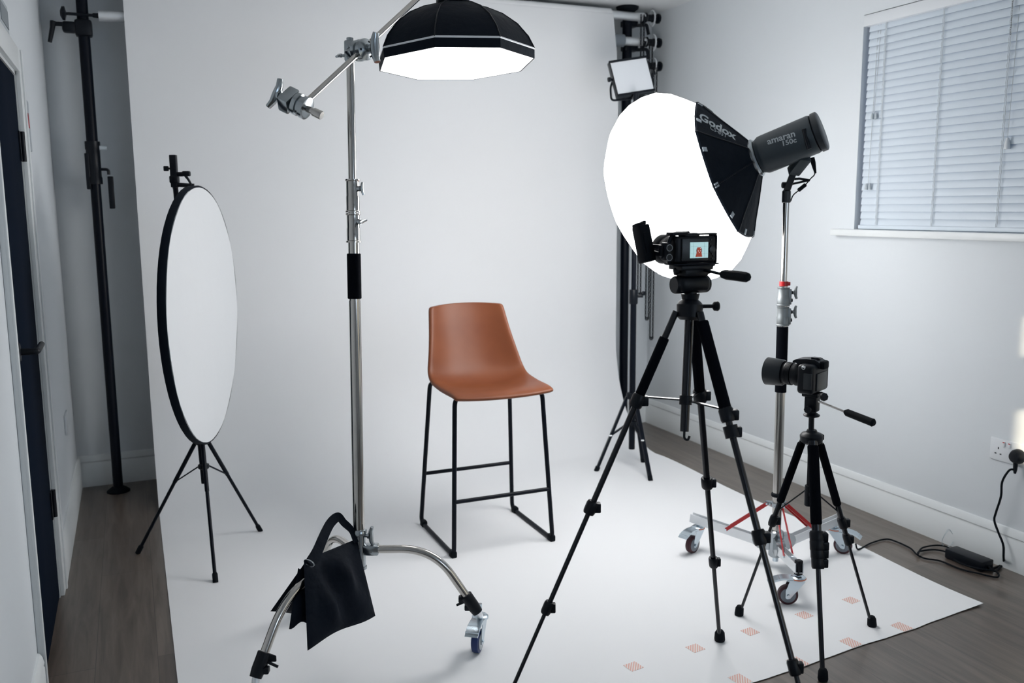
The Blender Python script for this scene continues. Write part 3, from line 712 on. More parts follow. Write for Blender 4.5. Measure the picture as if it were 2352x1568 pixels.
obj('piping', octring(MB(), [(RO * 1.006, .0295), (RO * 1.010, .032), (RO * 1.004, .036), (RO * .995, .032), (RO * 1.006, .0295)]), 'pwhite', t, smooth=10)
obj('dome', octring(MB(), [(RO * 1.0, .034), (RO * .93, .075), (RO * .80, .120), (RO * .62, .158), (RO * .42, .184), (RO * .24, .198), (.05, .204)], cap1=True), 'fabric', t, smooth=25)
mb = MB()
for k in range(8): mb.tube([octpt(a0 + k * math.pi / 4, r_ * 1.004, h_) for r_, h_ in [(RO * 1.0, .034), (RO * .93, .075), (RO * .80, .120), (RO * .62, .158), (RO * .42, .184), (RO * .24, .199), (.05, .206)]], .0022, 5)
obj('seam_ribs', mb, 'black', t)
ltop = OC + onrm * .204
t2 = thing('overhead_lamp', 'black lamp head on top of the octagonal softbox, clamped to the boom arm', 'studio light', ltop)
obj('lamp_body', MB().lathe([(.052, 0), (.058, .006), (.058, .02), (.05, .024), (.05, .15), (.044, .158)], ltop, onrm, 28), 'bodyd', t2)
hl = ltop + onrm * .09
mb = MB().tube(arc([hl + RV * .062, hl + RV * .062 + (arm_end - hl) * .8, arm_end + RV * .02, arm_end - RV * .02, hl - RV * .062 + (arm_end - hl) * .8, hl - RV * .062], r=.03), .006, 8)
mb.cyl(hl + RV * .05, hl + RV * .07, .012).cyl(hl - RV * .05, hl - RV * .07, .012); mb.ell(arm_end, (.022, .022, .022))
obj('yoke', mb, 'black', t2)

# ------------------------------------------------------------------ sandbag over the C-stand leg
def pillow(mb, TL, TR, BR, BL, th, n=10, wob=.0, seed=1, nrm=None):
    rnd = random.Random(seed); nrm = nrm or (TR - TL).cross(BL - TL).normalized(); W_ = n + 1; vs = []
    ph = [rnd.uniform(0, 6) for _ in range(4)]
    for s_ in (1, -1):
        for j in range(W_):
            for i in range(W_):
                u, v = i / n, j / n; p = TL * (1 - u) * (1 - v) + TR * u * (1 - v) + BR * u * v + BL * (1 - u) * v
                b = (math.sin(math.pi * u) ** .45) * (math.sin(math.pi * v) ** .45) * (.55 + .45 * v)
                q = wob * (math.sin(u * 9 + v * 5 + ph[0]) * .5 + math.sin(v * 4 - u * 14 + ph[1]) * .5) * math.sin(math.pi * u) * math.sin(math.pi * v)
                sag = .012 * math.sin(math.pi * u * 2 + ph[2]) * (v ** 2)
                if s_ > 0: q -= wob * .9 * math.exp(-((u - .28 - .22 * v) / .06) ** 2) * math.sin(math.pi * min(1, v * 1.05)) - wob * .5 * math.exp(-((u - .55 - .15 * v) / .08) ** 2) * math.sin(math.pi * v)
                vs.append(p + nrm * (s_ * b * th / 2 + q) + (BL - TL).normalized() * sag * .5)
    fs = []
    for s_ in (0, 1):
        o = s_ * W_ * W_
        for j in range(n):
            for i in range(n):
                a = o + j * W_ + i; fs.append((a, a + 1, a + W_ + 1, a + W_) if s_ == 0 else (a, a + W_, a + W_ + 1, a + 1))
    # close borders
    O = W_ * W_
    for i in range(n):
        fs += [(i, O + i, O + i + 1, i + 1), (n * W_ + i, n * W_ + i + 1, O + n * W_ + i + 1, O + n * W_ + i), (i * W_, (i + 1) * W_, O + (i + 1) * W_, O + i * W_), (i * W_ + n, O + i * W_ + n, O + (i + 1) * W_ + n, (i + 1) * W_ + n)]
    return mb.add(vs, fs)
dB = V((math.cos(angs[1]), math.sin(angs[1]), 0)); dBx = (G(598, 1525, .19) - HB); dBx.z = 0; dBx.normalize()
pB = V((dBx.y, -dBx.x, 0)) * -1
if pB.dot(V((1, -1, 0))) < 0: pB = -pB              # towards the camera and right
r0 = V((HB.x, HB.y, .39)) + dBx * .05 + pB * .012; r1 = V((HB.x, HB.y, .39)) + dBx * .255 + pB * .012
nB = (pB * .93 + UP * .36).normalized()              # front lobe plane, leaning outwards
fTR = PL(820, 1243, r0, nB); fTL = PL(698, 1300, r0, nB); fBR = PL(862, 1410, r0, nB); fBL = PL(706, 1490, r0, nB)
t = thing('sandbag', 'black fabric sandbag slung over a leg of the chrome C-stand', 'sandbag', (r0.x, r0.y, fBL.z))
bag = MB(); pillow(bag, fTL, fTR, fBR, fBL, .058, 18, .020, 3, nB)
f = obj('front_pouch', bag, 'bagfab', t, smooth=60)
# back pouch on the other side of the leg
nb2 = (-pB * .95 + UP * .3).normalized(); r2 = r1 - pB * .030
bTL = PL(648, 1330, r2, nb2); bTR = r0 - pB * .03; bTR.z = .385
r1t = PL(700, 1292, r2, nb2)
bBL = PL(618, 1408, r2, nb2); bBR = bTR - UP * .21 - pB * .05
obj('back_pouch', pillow(MB(), r1t, bTR, bBR, bBL, .045, 10, .008, 5), 'bagfab', t, smooth=60)
# inner gusset between the pouches
gTL = r1 - UP * .01 + dBx * .0 - pB * .004; 
q0 = PL(700, 1300, r1, nB); q1 = PL(742, 1330, r1, nB); q2 = PL(722, 1425, r1, nB); q3 = PL(680, 1438, r1, nB)
o_ = nB * -.028
obj('gusset_flap', pillow(MB(), q0 + o_, q1 + o_, q2 + o_, q3 + o_, .018, 8, .004, 8, nB), 'bagfab', t, smooth=60)
# saddle over the leg
mb = MB(); sv = []
for k in range(9):
    a = math.pi * k / 8; off = pB * math.cos(a) * .034 + UP * (math.sin(a) * .022)
    sv.append((fTL.lerp(r1t, k / 8) * 1.0 + UP * math.sin(a) * .012, fTR.lerp(bTR, k / 8) + UP * math.sin(a) * .012))
mb.add([p for pr in sv for p in pr] + [p - UP * .006 for pr in sv for p in pr], [(2 * k, 2 * k + 1, 2 * k + 3, 2 * k + 2) for k in range(8)] + [(18 + 2 * k, 20 + 2 * k, 21 + 2 * k, 19 + 2 * k) for k in range(8)] + [(2 * k, 2 * k + 2, 20 + 2 * k, 18 + 2 * k) for k in range(8)] + [(2 * k + 1, 19 + 2 * k, 21 + 2 * k, 2 * k + 3) for k in range(8)])
obj('saddle', mb, 'bagfab', t)
hp = [PL(x, y, r0 + pB * .002, nB) for x, y in ((712, 1296), (728, 1268), (745, 1228), (760, 1200), (777, 1187), (790, 1200), (808, 1218), (818, 1246))]
hs = spline(hp, 6); mb = MB(); vs = []
for i, p in enumerate(hs):
    f_ = i / (len(hs) - 1); wd_ = (.019 * (1 - f_) + .010 * f_); tan = (hs[min(i + 1, len(hs) - 1)] - hs[max(i - 1, 0)]).normalized(); sd_ = nB.cross(tan).normalized()
    vs += [p - sd_ * wd_ + nB * .0015, p + sd_ * wd_ + nB * .0015, p + sd_ * wd_ - nB * .0015, p - sd_ * wd_ - nB * .0015]
mb.add(vs, [(4 * i + a, 4 * i + (a + 1) % 4, 4 * i + 4 + (a + 1) % 4, 4 * i + 4 + a) for i in range(len(hs) - 1) for a in range(4)] + [(0, 1, 2, 3), tuple(len(vs) - 4 + k for k in range(4))[::-1]])
obj('carry_strap', mb, 'bagfab', t)
rc = PL(706, 1294, r0 + pB * .006, nB)
mb = MB(); mb.tube([rc + (G(722, 1296, .4) - G(690, 1284, .4)).normalized() * .022 * math.cos(a) + nB * .008 + UP * .009 * math.sin(a) for a in [2 * math.pi * k / 16 for k in range(16)]], .0018, 6, True)
obj('ring', mb, 'cast', t)

# ================================================================== REFLECTOR AND ITS STAND
DC = AD(462, 722, 3.515)
hh = V((.338, .941, 0)).normalized()                 # horizontal direction in the disc's plane (away)
dtop = AD(447, 433, 3.50); dbot = AD(463, 1013, 3.535)
vv = (dtop - dbot).normalized(); vlen = (dtop - dbot).length / 2; hh = (hh - vv * hh.dot(vv)).normalized(); DN = hh.cross(vv).normalized()
if DN.dot(CAM - DC) < 0: DN = -DN
DC = (dtop + dbot) / 2 + RV * .03
HRAD = .48
t = thing('reflector_disc', 'large round white reflector disc with a black rim held upright on a stand', 'reflector', dbot)
mb = MB(); vs = [DC + DN * .004]; rings = 10; sg = 64
for i in range(1, rings + 1):
    for k in range(sg):
        a = 2 * math.pi * k / sg; r_ = i / rings
        wv = .004 * math.sin(a * 2) * r_ * r_ + .0008 * math.sin(a * 11 + 1) * r_ ** 6
        vs.append(DC + hh * HRAD * r_ * math.cos(a) + vv * vlen * r_ * math.sin(a) + DN * (.004 + wv))
fs = [(0, 1 + k, 1 + (k + 1) % sg) for k in range(sg)] + [(1 + (i - 1) * sg + k, 1 + i * sg + k, 1 + i * sg + (k + 1) % sg, 1 + (i - 1) * sg + (k + 1) % sg) for i in range(1, rings) for k in range(sg)]
mb.add(vs, fs)
sf = obj('white_cloth', mb, 'disc', t, smooth=180); s_ = sf.modifiers.new('s', 'SOLIDIFY'); s_.thickness = .003; s_.offset = -1; sf.modifiers.new('e', 'EDGE_SPLIT').split_angle = .7
mb = MB(); pts = []
for k in range(sg):
    a = 2 * math.pi * k / sg; pts.append(DC + hh * (HRAD + .004) * math.cos(a) + vv * (vlen + .004) * math.sin(a) - DN * .002 + DN * .004 * math.sin(a * 2))
vs = []; 
for p in pts:
    rad = (p - DC).normalized()
    for (u, v_) in ((-.0015, .0045), (.001, .0055), (.004, .001), (.003, -.022), (-.004, -.027), (-.012, -.010)): vs.append(p + rad * u + DN * v_)
mb.add(vs, [(k * 6 + a, k * 6 + (a + 1) % 6, ((k + 1) % sg) * 6 + (a + 1) % 6, ((k + 1) % sg) * 6 + a) for k in range(sg) for a in range(6)])
lab(obj('rim_binding', mb, 'fabric', t), 'black fabric rim')
RS = V((.220, 3.725, 0)); RSo = RS - DN * 0
# the stand
t = thing('reflector_stand', 'black light stand behind the white reflector disc', 'light stand', RS)
rt = AD(421, 432, 3.50) - DN * .03; rb = AD(459, 1100, 3.60)
rb = V((.222, 3.735, .33)); topz = rt
obj('column', MB().cyl(rb - UP * .03, rb.lerp(rt, .5), .013, seg=16).cyl(rb.lerp(rt, .45), rt + (rt - rb).normalized() * .02, .010, seg=16), 'bmetal', t)
col_up = (rt - rb).normalized()
hub_hi = rb + col_up * (t_y(rb, rt, 1020) if False else 0) + UP * .135; hub_lo = rb + UP * .03
obj('leg_collar', MB().lathe([(.026, 0), (.028, .004), (.028, .016), (.018, .020), (.018, .03)], hub_hi, UP, 16), 'black', t)
obj('spreader_hub', MB().lathe([(.018, 0), (.022, .004), (.022, .018), (.014, .022)], hub_lo, UP, 16), 'black', t)
for (x, y) in ((317, 1268), (495, 1335), (598, 1218)):
    g = G(x, y, .006); d = V((g.x - rb.x, g.y - rb.y, 0)).normalized(); top = hub_hi + d * .026 + UP * .008
    kn = top.lerp(g, .36)
    lg = obj('leg', MB().cyl(top, kn, .0085, seg=10).cyl(top.lerp(g, .3), g + (top - g).normalized() * .01, .007, seg=10), 'bmetal', t)
    obj('brace', MB().bar(hub_lo + d * .02 + UP * .01, kn, .012, .005), 'bmetal', lg)
    obj('foot_tip', MB().lathe([(.0105, -.004), (.0105, .028), (.008, .034)], g, top - g, 10), 'rubber', lg)
t = thing('reflector_clamp', 'black spring clamp with a lever on top of the reflector stand', 'clamp', rt + col_up * .02)
ct = AD(418, 400, 3.49) - DN * .03
ax_ = (RV, AV, col_up)
mb = MB().box(ct + UP * .012, (.026, .022, .125), (RV, AV, UP), bev=.003); mb.box(ct - UP * .02, (.034, .03, .03), (RV, AV, UP), bev=.006)
mb.cyl(rt, ct - UP * .04, .011)
obj('clamp_body', mb, 'black', t)
obj('thumb_screw', MB().cyl(ct - RV * .012 + UP * .022, ct - RV * .024 + UP * .022, .004, seg=8).box(ct - RV * .030 + UP * .022, (.018, .014, .020), (RV, AV, UP), bev=.003), 'black', t)
mb = MB().cyl(ct + RV * .01 + UP * .0, ct + RV * .035, .009); mb.box(ct + RV * .048 + UP * .002, (.030, .022, .020), (RV, AV, UP), bev=.005); mb.tube([ct + RV * .040, ct + RV * .055 - UP * .022, ct + RV * .072 - UP * .055], [.009, .007, .005], 8, flat=.7)
obj('lever', mb, 'black', t)
mb = MB().tube([ct - UP * .04, dtop - DN * .004 + vv * .012, dtop - DN * .012 - vv * .012], [.009, .008, .006], 8)
obj('jaw', mb, 'black', t)

# ================================================================== BACK STAND WITH LED PANEL
BS = V((2.407, 4.023, 0))
t = thing('background_light_stand', 'black light stand at the back, behind the big tripod left leg', 'light stand', BS)
zt = 1.915
px_top = proj(BS + UP * 1.9)
obj('column', MB().cyl(BS + UP * .12, BS + UP * .95, .0165, seg=16).cyl(BS + UP * .93, BS + UP * zt, .0125, seg=16), 'bmetal', t)
mb = MB().lathe([(.021, 0), (.023, .004), (.023, .07), (.021, .075)], BS + UP * .90, UP, 16); mb.box(BS + UP * .94 + RV * .035, (.03, .012, .014), (RV, AV, UP), bev=.003); mb.ell(BS + UP * .955 + RV * .052, (.016, .008, .012))
obj('height_lock', mb, 'black', t)
hi = BS + UP * .395; lo = BS + UP * .25
obj('leg_collar', MB().lathe([(.030, 0), (.032, .004), (.032, .030), (.022, .034)], hi, UP, 16), 'black', t)
obj('spreader_hub', MB().lathe([(.026, 0), (.026, .022)], lo, UP, 16), 'black', t)
for (x, y) in ((1370, 1080), (1494, 1102), (1477, 1060)):
    g = G(x, y, .006); d = V((g.x - BS.x, g.y - BS.y, 0)).normalized(); top = hi + d * .028 + UP * .012; mid = top.lerp(g, .52)
    lg = obj('leg', MB().bar(top, g, .020, .014, side=d), 'bmetal', t)
    obj('brace', MB().bar(lo + d * .022 + UP * .01, mid, .015, .008, side=d), 'bmetal', lg)
    obj('rivet', MB().cyl(mid - RV * .011 - AV * .011, mid + RV * .004 - AV * .012, .004, seg=8), 'alu', lg)
    obj('foot_tip', MB().lathe([(.013, -.005), (.013, .022)], g, top - g, 10), 'rubber', lg)
# panel: corner pixels TL TR BR BL
t = thing('led_panel', 'small square light panel with a pale face, on the stand below the ceiling roll bars', 'studio light', BS + UP * zt)
pd = 4.62
c4 = [AD(1397, 142, pd - .02), AD(1484, 127, pd + .02), AD(1504, 210, pd - .0), AD(1420, 221, pd - .04)]
ux = ((c4[1] - c4[0]) + (c4[2] - c4[3])).normalized(); uy = ((c4[0] - c4[3]) + (c4[1] - c4[2])); uy = (uy - ux * uy.dot(ux)).normalized(); un = ux.cross(uy)
pc = sum(c4, V((0, 0, 0))) / 4; pw = ((c4[1] - c4[0]).length + (c4[2] - c4[3]).length) / 2; ph = ((c4[0] - c4[3]).length + (c4[1] - c4[2]).length) / 2
un = un if un.dot(CAM - pc) > 0 else -un
obj('housing', MB().box(pc - un * .018, (pw, ph, .034), (ux, uy, un), bev=.004), 'bodyd', t)
mb = MB(); 
mb.box(pc + uy * (ph / 2 - .006) + un * .002, (pw + .004, .012, .010), (ux, uy, un), bev=.002).box(pc - uy * (ph / 2 - .006) + un * .002, (pw + .004, .012, .010), (ux, uy, un), bev=.002)
mb.box(pc + ux * (pw / 2 - .002) + un * .002, (.004, ph, .008), (ux, uy, un)).box(pc - ux * (pw / 2 - .002) + un * .002, (.004, ph, .008), (ux, uy, un))
obj('bezel', mb, 'black', t)
obj('diffuser', MB().box(pc + un * .001, (pw - .006, ph - .022, .003), (ux, uy, un)), 'lcd_panel', t)
yl = pc - ux * (pw / 2 + .012); yr = pc + ux * (pw / 2 + .012); top_st = BS + UP * zt
yb = V((0, 0, 0)); ybl = AD(1404, 231, pd); ybr = AD(1500, 218, pd + .03)
mb = MB().tube(arc([yl, AD(1408, 185, pd) , AD(1402, 200, pd), ybl, (ybl + ybr) / 2 - UP * .004, ybr, yr + (ybr - yr) * .5, yr], r=.02), .0055, 8)
mb.lathe([(.012, 0), (.012, .012)], yl - ux * .004, -ux, 12).lathe([(.012, 0), (.012, .012)], yr, ux, 12)
mb.cyl(top_st - UP * .01, V((top_st.x, top_st.y, (ybl.z + ybr.z) / 2 + .006)) , .014)
mb.tube([(ybl + ybr) / 2, V((top_st.x, top_st.y, (ybl.z + ybr.z) / 2))], .008, 8)
obj('yoke', mb, 'black', t)
obj('control_box', MB().box(pc - un * .05 - uy * ph * .42 + ux * .01, (pw * .5, .03, .035), (ux, uy, un), bev=.003), 'bodyd', t)

# ================================================================== WHEELED STAND WITH LANTERN
BZ = V((2.243, 2.655, 0)); LT = AD(1806, 458, 3.33); base = V((BZ.x, BZ.y, .10))
BZt = AD(1785, 1130, 3.33); sup = (LT - base).normalized()
t = thing('wheeled_stand', 'steel light stand on three casters with red braces, carrying the glowing lantern', 'light stand', BZ)
ws = t
def onw(y): return base + sup * ((LT - base).length * t_y(base, LT, y))
obj('column', MB().cyl(base + sup * .02, onw(740), .0175, seg=24).cyl(onw(740), onw(700), .016, seg=20).cyl(onw(700), onw(655), .0145, seg=20).cyl(onw(655), onw(455), .0115, seg=20), 'chrome', t)
lab(obj('grip_sleeve', MB().cyl(onw(900), onw(750), .0215, seg=24), 'foam', t), 'black sleeve')
lab(obj('velcro_band', MB().cyl(onw(657), onw(646), .0165, seg=20).box(onw(651) + RV * .014 - AV * .01, (.016, .006, .014), (RV, AV, UP), bev=.002), 'red', t), 'red band')
for y0, y1 in ((702, 660), (748, 704)):
    a_, b_ = onw(y0), onw(y1); L = (b_ - a_).length
    sl = obj('riser_sleeve', MB().lathe([(.0245, 0), (.0245, .004), (.0225, .006), (.0225, L * .45), (.0205, L * .5), (.0205, L - .005), (.0230, L - .003), (.0230, L)], a_, sup, 24).box(a_.lerp(b_, .5) + RV * .018, (.020, .026, L * .85), (RV, AV, sup), bev=.003), 'grey_alu', t)
    obj('screw', MB().cyl(a_.lerp(b_, .3) + RV * .022, a_.lerp(b_, .3) + RV * .034, .007, seg=8).cyl(a_.lerp(b_, .72) + RV * .022, a_.lerp(b_, .72) + RV * .034, .007, seg=8), 'black', sl)
    tbolt(sl, a_.lerp(b_, .72) + RV * .030, RV, UP + AV * .1, .012, .78, 'grey_alu')
# base: collar, sliding hub, flat channel legs, red braces
cz1 = t_y(base, LT, 1158); CH = onw(1158); HL = BZ + UP * .115
obj('stop_ring', MB().lathe([(.021, 0), (.024, .003), (.024, .012), (.021, .015)], onw(1140), sup, 20), 'rubber', t)
mbc = MB().lathe([(.020, -.01), (.025, -.008), (.025, .008), (.020, .01)], CH, sup, 20)
hubm = MB().lathe([(.024, -.065), (.028, -.06), (.028, .035), (.022, .04)], HL, UP, 20)
feet = [(1590, 1270), (1935, 1272), (1808, 1388)]
ends = [(1584, 1198), (1928, 1193), (1838, 1325)]
legsd = []
for i, (fx, fy) in enumerate(feet):
    g = G(fx, fy); d = V((g.x - BZ.x, g.y - BZ.y, 0)); rr = d.length; d.normalize(); sdv = V((-d.y, d.x, 0))
    
    hd = [(-RV * .75 - AV * .66), (RV * .85 - AV * .5), (-RV * .98 + AV * .1)][i].normalized()
    gw = V((g.x, g.y, .003)); sw = V((g.x, g.y, 0)) - hd * .034
    dq = sw - BZ; dq.z = 0; rr = dq.length; d = dq.normalized(); sdv = V((-d.y, d.x, 0))
    en = BZ + d * (rr + (.03 if i < 2 else .012)); en.z = .140
    st_ = HL + d * .03; st_.z = .095
    mb = MB()
    lv = (en - st_).normalized(); nn = sdv.cross(lv)
    if i == 2:                       # front leg is a channel seen end on
        for s_ in (-1, 1): mb.bar(st_ + sdv * s_ * .013, en + sdv * s_ * .013, .0025, .034, side=UP)
    else:
        for s_ in (-1, 1): mb.bar(st_ + sdv * s_ * .013, en + sdv * s_ * .013, .0025, .034, side=UP)
    mb.bar(st_ - UP * .016, en - UP * .016, .028, .0025, side=UP)
    lg = obj('leg', mb, 'alu', t)
    obj('knuckle', MB().prism([(.045 * math.cos(a), .032 * math.sin(a)) for a in [2 * math.pi * k / 12 for k in range(12)]], HL + d * .045 + UP * -.012, d, UP, sdv, .034), 'cast', lg)
    ct_ = (1.0 - .035 / rr)
    c = caster(lg, gw, hd, V((sw.x, sw.y, en.z - .02 if i < 2 else en.z + .02)))
    if i == 2: obj('end_cap', MB().box(V((sw.x, sw.y, en.z + .0)) , (.022, .022, .055), bev=.003), 'black', lg)
    # red brace: pair of flat bars
    ba = CH + d * .035; bb = st_.lerp(en, .52) + UP * .004
    mbc.box(CH + d * .028, (.035, .020, .016), (d, sdv, UP), bev=.003)
    mb = MB()
    for s_ in (-1, 1): mb.bar(ba + sdv * s_ * .012, bb + sdv * s_ * .017, .003, .013, side=UP); 
    br_ = lab(obj('brace', mb, 'red', t), 'red enamelled brace')
    mb = MB()
    for p_ in (ba, bb): mb.cyl(p_ - sdv * .020, p_ + sdv * .020, .004, seg=8)
    obj('rivet', mb, 'zinc', br_)
obj('brace_collar', mbc, 'cast', t); hb_ = obj('hub', hubm, 'cast', t)
obj('hub_pin', MB().cyl(BZ + UP * .03, BZ + UP * .06, .011), 'zinc', t)

# lamp and lantern -------------------------------------------------
s0 = 3.35 / FPX
RC = AD(1666, 392, 3.35)                                  # centre of the rim
imx = ROT @ V((1, 0, 0)); imy = ROT @ V((0, 1, 0)); imz = ROT @ V((0, 0, -1))
al = math.radians(28)
LA = ((imx * -.94 + imy * -.34).normalized() * math.cos(al) + imz * math.sin(al)).normalized()     # light axis (out of the front)
lx, ly, lz = frame(LA)
def lring(prof, seg, sp=0., puff=0., sub=1):
    """8-sided surface of revolution with slightly bulging panels"""
    vs = []; fs = []; n = seg * sub
    for r_, h_ in prof:
        for k in range(n):
            a = sp + 2 * math.pi * k / n; ph_ = (k % sub) / sub; 
            fl = math.cos(math.pi / seg) / math.cos((ph_ - .5) * 2 * math.pi / seg)
            rr_ = r_ * (fl * (1 - puff) + puff)
            vs.append(RC + LA * h_ + (lx * math.cos(a) + ly * math.sin(a)) * rr_)
    for i in range(len(prof) - 1):
        for k in range(n): k2 = (k + 1) % n; fs.append((i * n + k, i * n + k2, (i + 1) * n + k2, (i + 1) * n + k))
    return vs, fs
SP = math.radians(30.5)
t = thing('lantern_softbox', 'big glowing white lantern softbox with a black conical back, facing the stool', 'softbox', RC)
prof = [(.268 , 0), (.304, .035), (.342, .075), (.370, .125), (.377, .18), (.371, .235), (.352, .285), (.315, .335), (.255, .380), (.177, .412), (.09, .427), (.02, .430)]
vs, fs = lring(prof, 8, SP, .55, 6); n_ = 48
mb = MB().add(vs, fs + [tuple((len(prof) - 1) * n_ + k for k in range(n_))])
lab(obj('diffuser', mb, 'light', t, smooth=180), 'glowing white diffuser')
mb = MB()
for k in range(8):
    a = SP + 2 * math.pi * k / 8
    mb.tube([RC + LA * h_ + (lx * math.cos(a) + ly * math.sin(a)) * (r_ + .001) for r_, h_ in prof[:-1]], .0009, 5)
obj('diffuser_seams', mb, 'seamg', t)
cprof = [(.272, -.002), (.225, -.040), (.150, -.083), (.066, -.122)]
cprof = [(.274, .004), (.272, -.004), (.212, -.036), (.140, -.078), (.066, -.118)]
vs, fs = lring(cprof, 8, SP, .5, 4)
cone = obj('cone', MB().add(vs, fs), 'fabric', t, smooth=12); s_ = cone.modifiers.new('s', 'SOLIDIFY'); s_.thickness = .0015; s_.offset = -1; cone.modifiers.new('e', 'EDGE_SPLIT').split_angle = .25
mb = MB()
for k in range(8):
    a = SP + 2 * math.pi * k / 8; mb.tube([RC + LA * h_ + (lx * math.cos(a) + ly * math.sin(a)) * (r_ + .002) for r_, h_ in cprof], .0022, 5)
obj('cone_ribs', mb, 'black', t)
for k in range(12):
    a = SP + 2 * math.pi * (k + .5) / 12; pa = ((a - SP) % (math.pi / 4)) - math.pi / 8
    dr = lx * math.cos(a) + ly * math.sin(a); tg = LA.cross(dr); fl = math.cos(math.pi / 8) / math.cos(pa) * .5 + .5
    e0_ = RC + dr * .271 * fl; e1_ = RC - LA * .036 + dr * .212 * fl; sl_ = (e1_ - e0_).normalized(); nn_ = tg.cross(sl_); nn_ = nn_ if nn_.dot(dr) > 0 else -nn_
    obj('hook_tab', MB().box(e0_ + sl_ * .012 + nn_ * .0035, (.017, .020, .003), (tg, sl_, nn_), bev=.001), 'pgrey', t)
rg0 = RC - LA * .112
lab(obj('speed_ring', MB().lathe([(.060, 0), (.070, .002), (.072, .012), (.066, .018), (.060, .018)], rg0, -LA, 32), 'cast', t), 'silver mounting ring')
# lamp
t = thing('studio_lamp', 'grey cylindrical studio lamp on the steel stand, mounted behind the lantern', 'studio light', rg0 - LA * .13 - UP * .1)
l0 = rg0 - LA * .016; lp_ = [(.052, 0), (.061, .004), (.066, .014), (.0695, .02), (.0705, .03), (.0705, .205), (.068, .212)]
lb = obj('housing', MB().lathe(lp_, l0, -LA, 40), 'body', t, smooth=30)
lab(obj('back_plate', MB().lathe([(.062, .212), (.072, .218), (.072, .236), (.066, .240)], l0, -LA, 32), 'bodyd', t), 'black rear plate')
mb = MB()
side = None
up_l = (UP - LA * UP.dot(LA)).normalized(); out_l = (-LA).cross(up_l); out_l = out_l if out_l.dot(CAM - l0) > 0 else -out_l
text_decal('lettering', 'amaran', (1763.5, 332), (1827, 312.5), (1761, 321.5), lb, 'print', lb, bold=.02, h=.53)
text_decal('lettering', '150c', (1799, 335), (1830, 326), (1797, 324), lb, 'print', lb, bold=.02)
for sg_ in (1,):
    gp = [PL(x, y, l0 + out_l * .0705, out_l) for x, y in ((1846, 296), (1851, 318), (1858, 342))]
    mb = MB().tube([g_ - out_l * .0055 for g_ in spline(gp, 4)], [.006, .0085] + [.009] * 5 + [.0085, .006] if False else .0085, 10)
    obj('side_handle', mb, 'black', t)
# yoke foot and receiver
und = l0 - LA * .155 - up_l * .070; foot = AD(1806, 412, 3.33)
mb = MB().bar(und + up_l * .006, foot.lerp(und, .35), .034, .045, side=-LA, bev=.004); obj('mount_foot', mb, 'body', t)
mb = MB().bar(foot.lerp(und, .4), LT + sup * .03, .020, .024, side=-LA, bev=.003)
mb.lathe([(.014, -.012), (.016, -.010), (.016, .030), (.012, .035)], LT, sup, 16)
mb.lathe([(.010, -.016), (.012, -.014), (.012, .014), (.010, .016)], AD(1806, 425, 3.33), RV, 12)
obj('receiver', mb, 'bodyd', t)
hb = AD(1812, 412, 3.32)
mb = MB().tube([hb, AD(1836, 410, 3.31), AD(1860, 414, 3.31)], .0045, 8).tube([hb - UP * .02, AD(1826, 421, 3.31), AD(1858, 414, 3.31)], .004, 8); obj('tilt_lever', mb, 'black', t)
mb = MB().tube(spline([AD(1866, 366, 3.31), AD(1871, 384, 3.31), AD(1871, 400, 3.31), AD(1862, 410, 3.31), AD(1850, 424, 3.31), AD(1836, 436, 3.31), AD(1822, 448, 3.31), AD(1816, 462, 3.33)]), .0022, 6)
mb.tube([AD(1865, 362, 3.31), AD(1868, 374, 3.31), AD(1873, 398, 3.31)], [.009, .009, .004], 8); mb.tube([AD(1850, 424, 3.31), AD(1834, 437, 3.31)], .0075, 8)
obj('power_lead', mb, 'rubber', t)
text_decal('lettering', 'Godox', (1606, 272.5), (1690, 321.5), (1608, 258), cone, 'print', cone, off=.002, bold=.03)
text_decal('lettering', 'CS-85T', (1631, 296), (1669, 317), (1632, 287), cone, 'print', cone, off=.002)

# ================================================================== CAMERA TRIPOD (front)
TT = V((1.321, 1.926, 1.161)); TB = V((1.285, 1.887, .828)); tu = (TT - TB).normalized()
t = thing('camera_tripod', 'tall black tripod in front of the lantern, carrying the caged camera', 'tripod', (1.305, 1.91, 0))
obj('centre_column', MB().cyl(TB, TT, .0115, seg=18), 'bgloss', t)
hk = MB().tube(arc([TB + tu * .01, TB - tu * .018, TB - tu * .024 + RV * .010, TB - tu * .012 + RV * .014], r=.008), .0032, 8); obj('hook', hk, 'black', t)
sp_ = TT - tu * .015
obj('shoulder', MB().lathe([(.024, -.035), (.032, -.028), (.034, .004), (.028, .012), (.018, .020), (.016, .035), (.016, .040)], sp_, tu, 24), 'black', t)
mb = MB().cyl(sp_ + RV * .03, sp_ + RV * .062, .005, seg=8).lathe([(.006, 0), (.012, .004), (.013, .014), (.009, .018)], sp_ + RV * .058, RV, 12); obj('lock_knob', mb, 'black', t)
c0 = V((1.303, 1.908, 0)); fA = G(1653, 1473, .0)
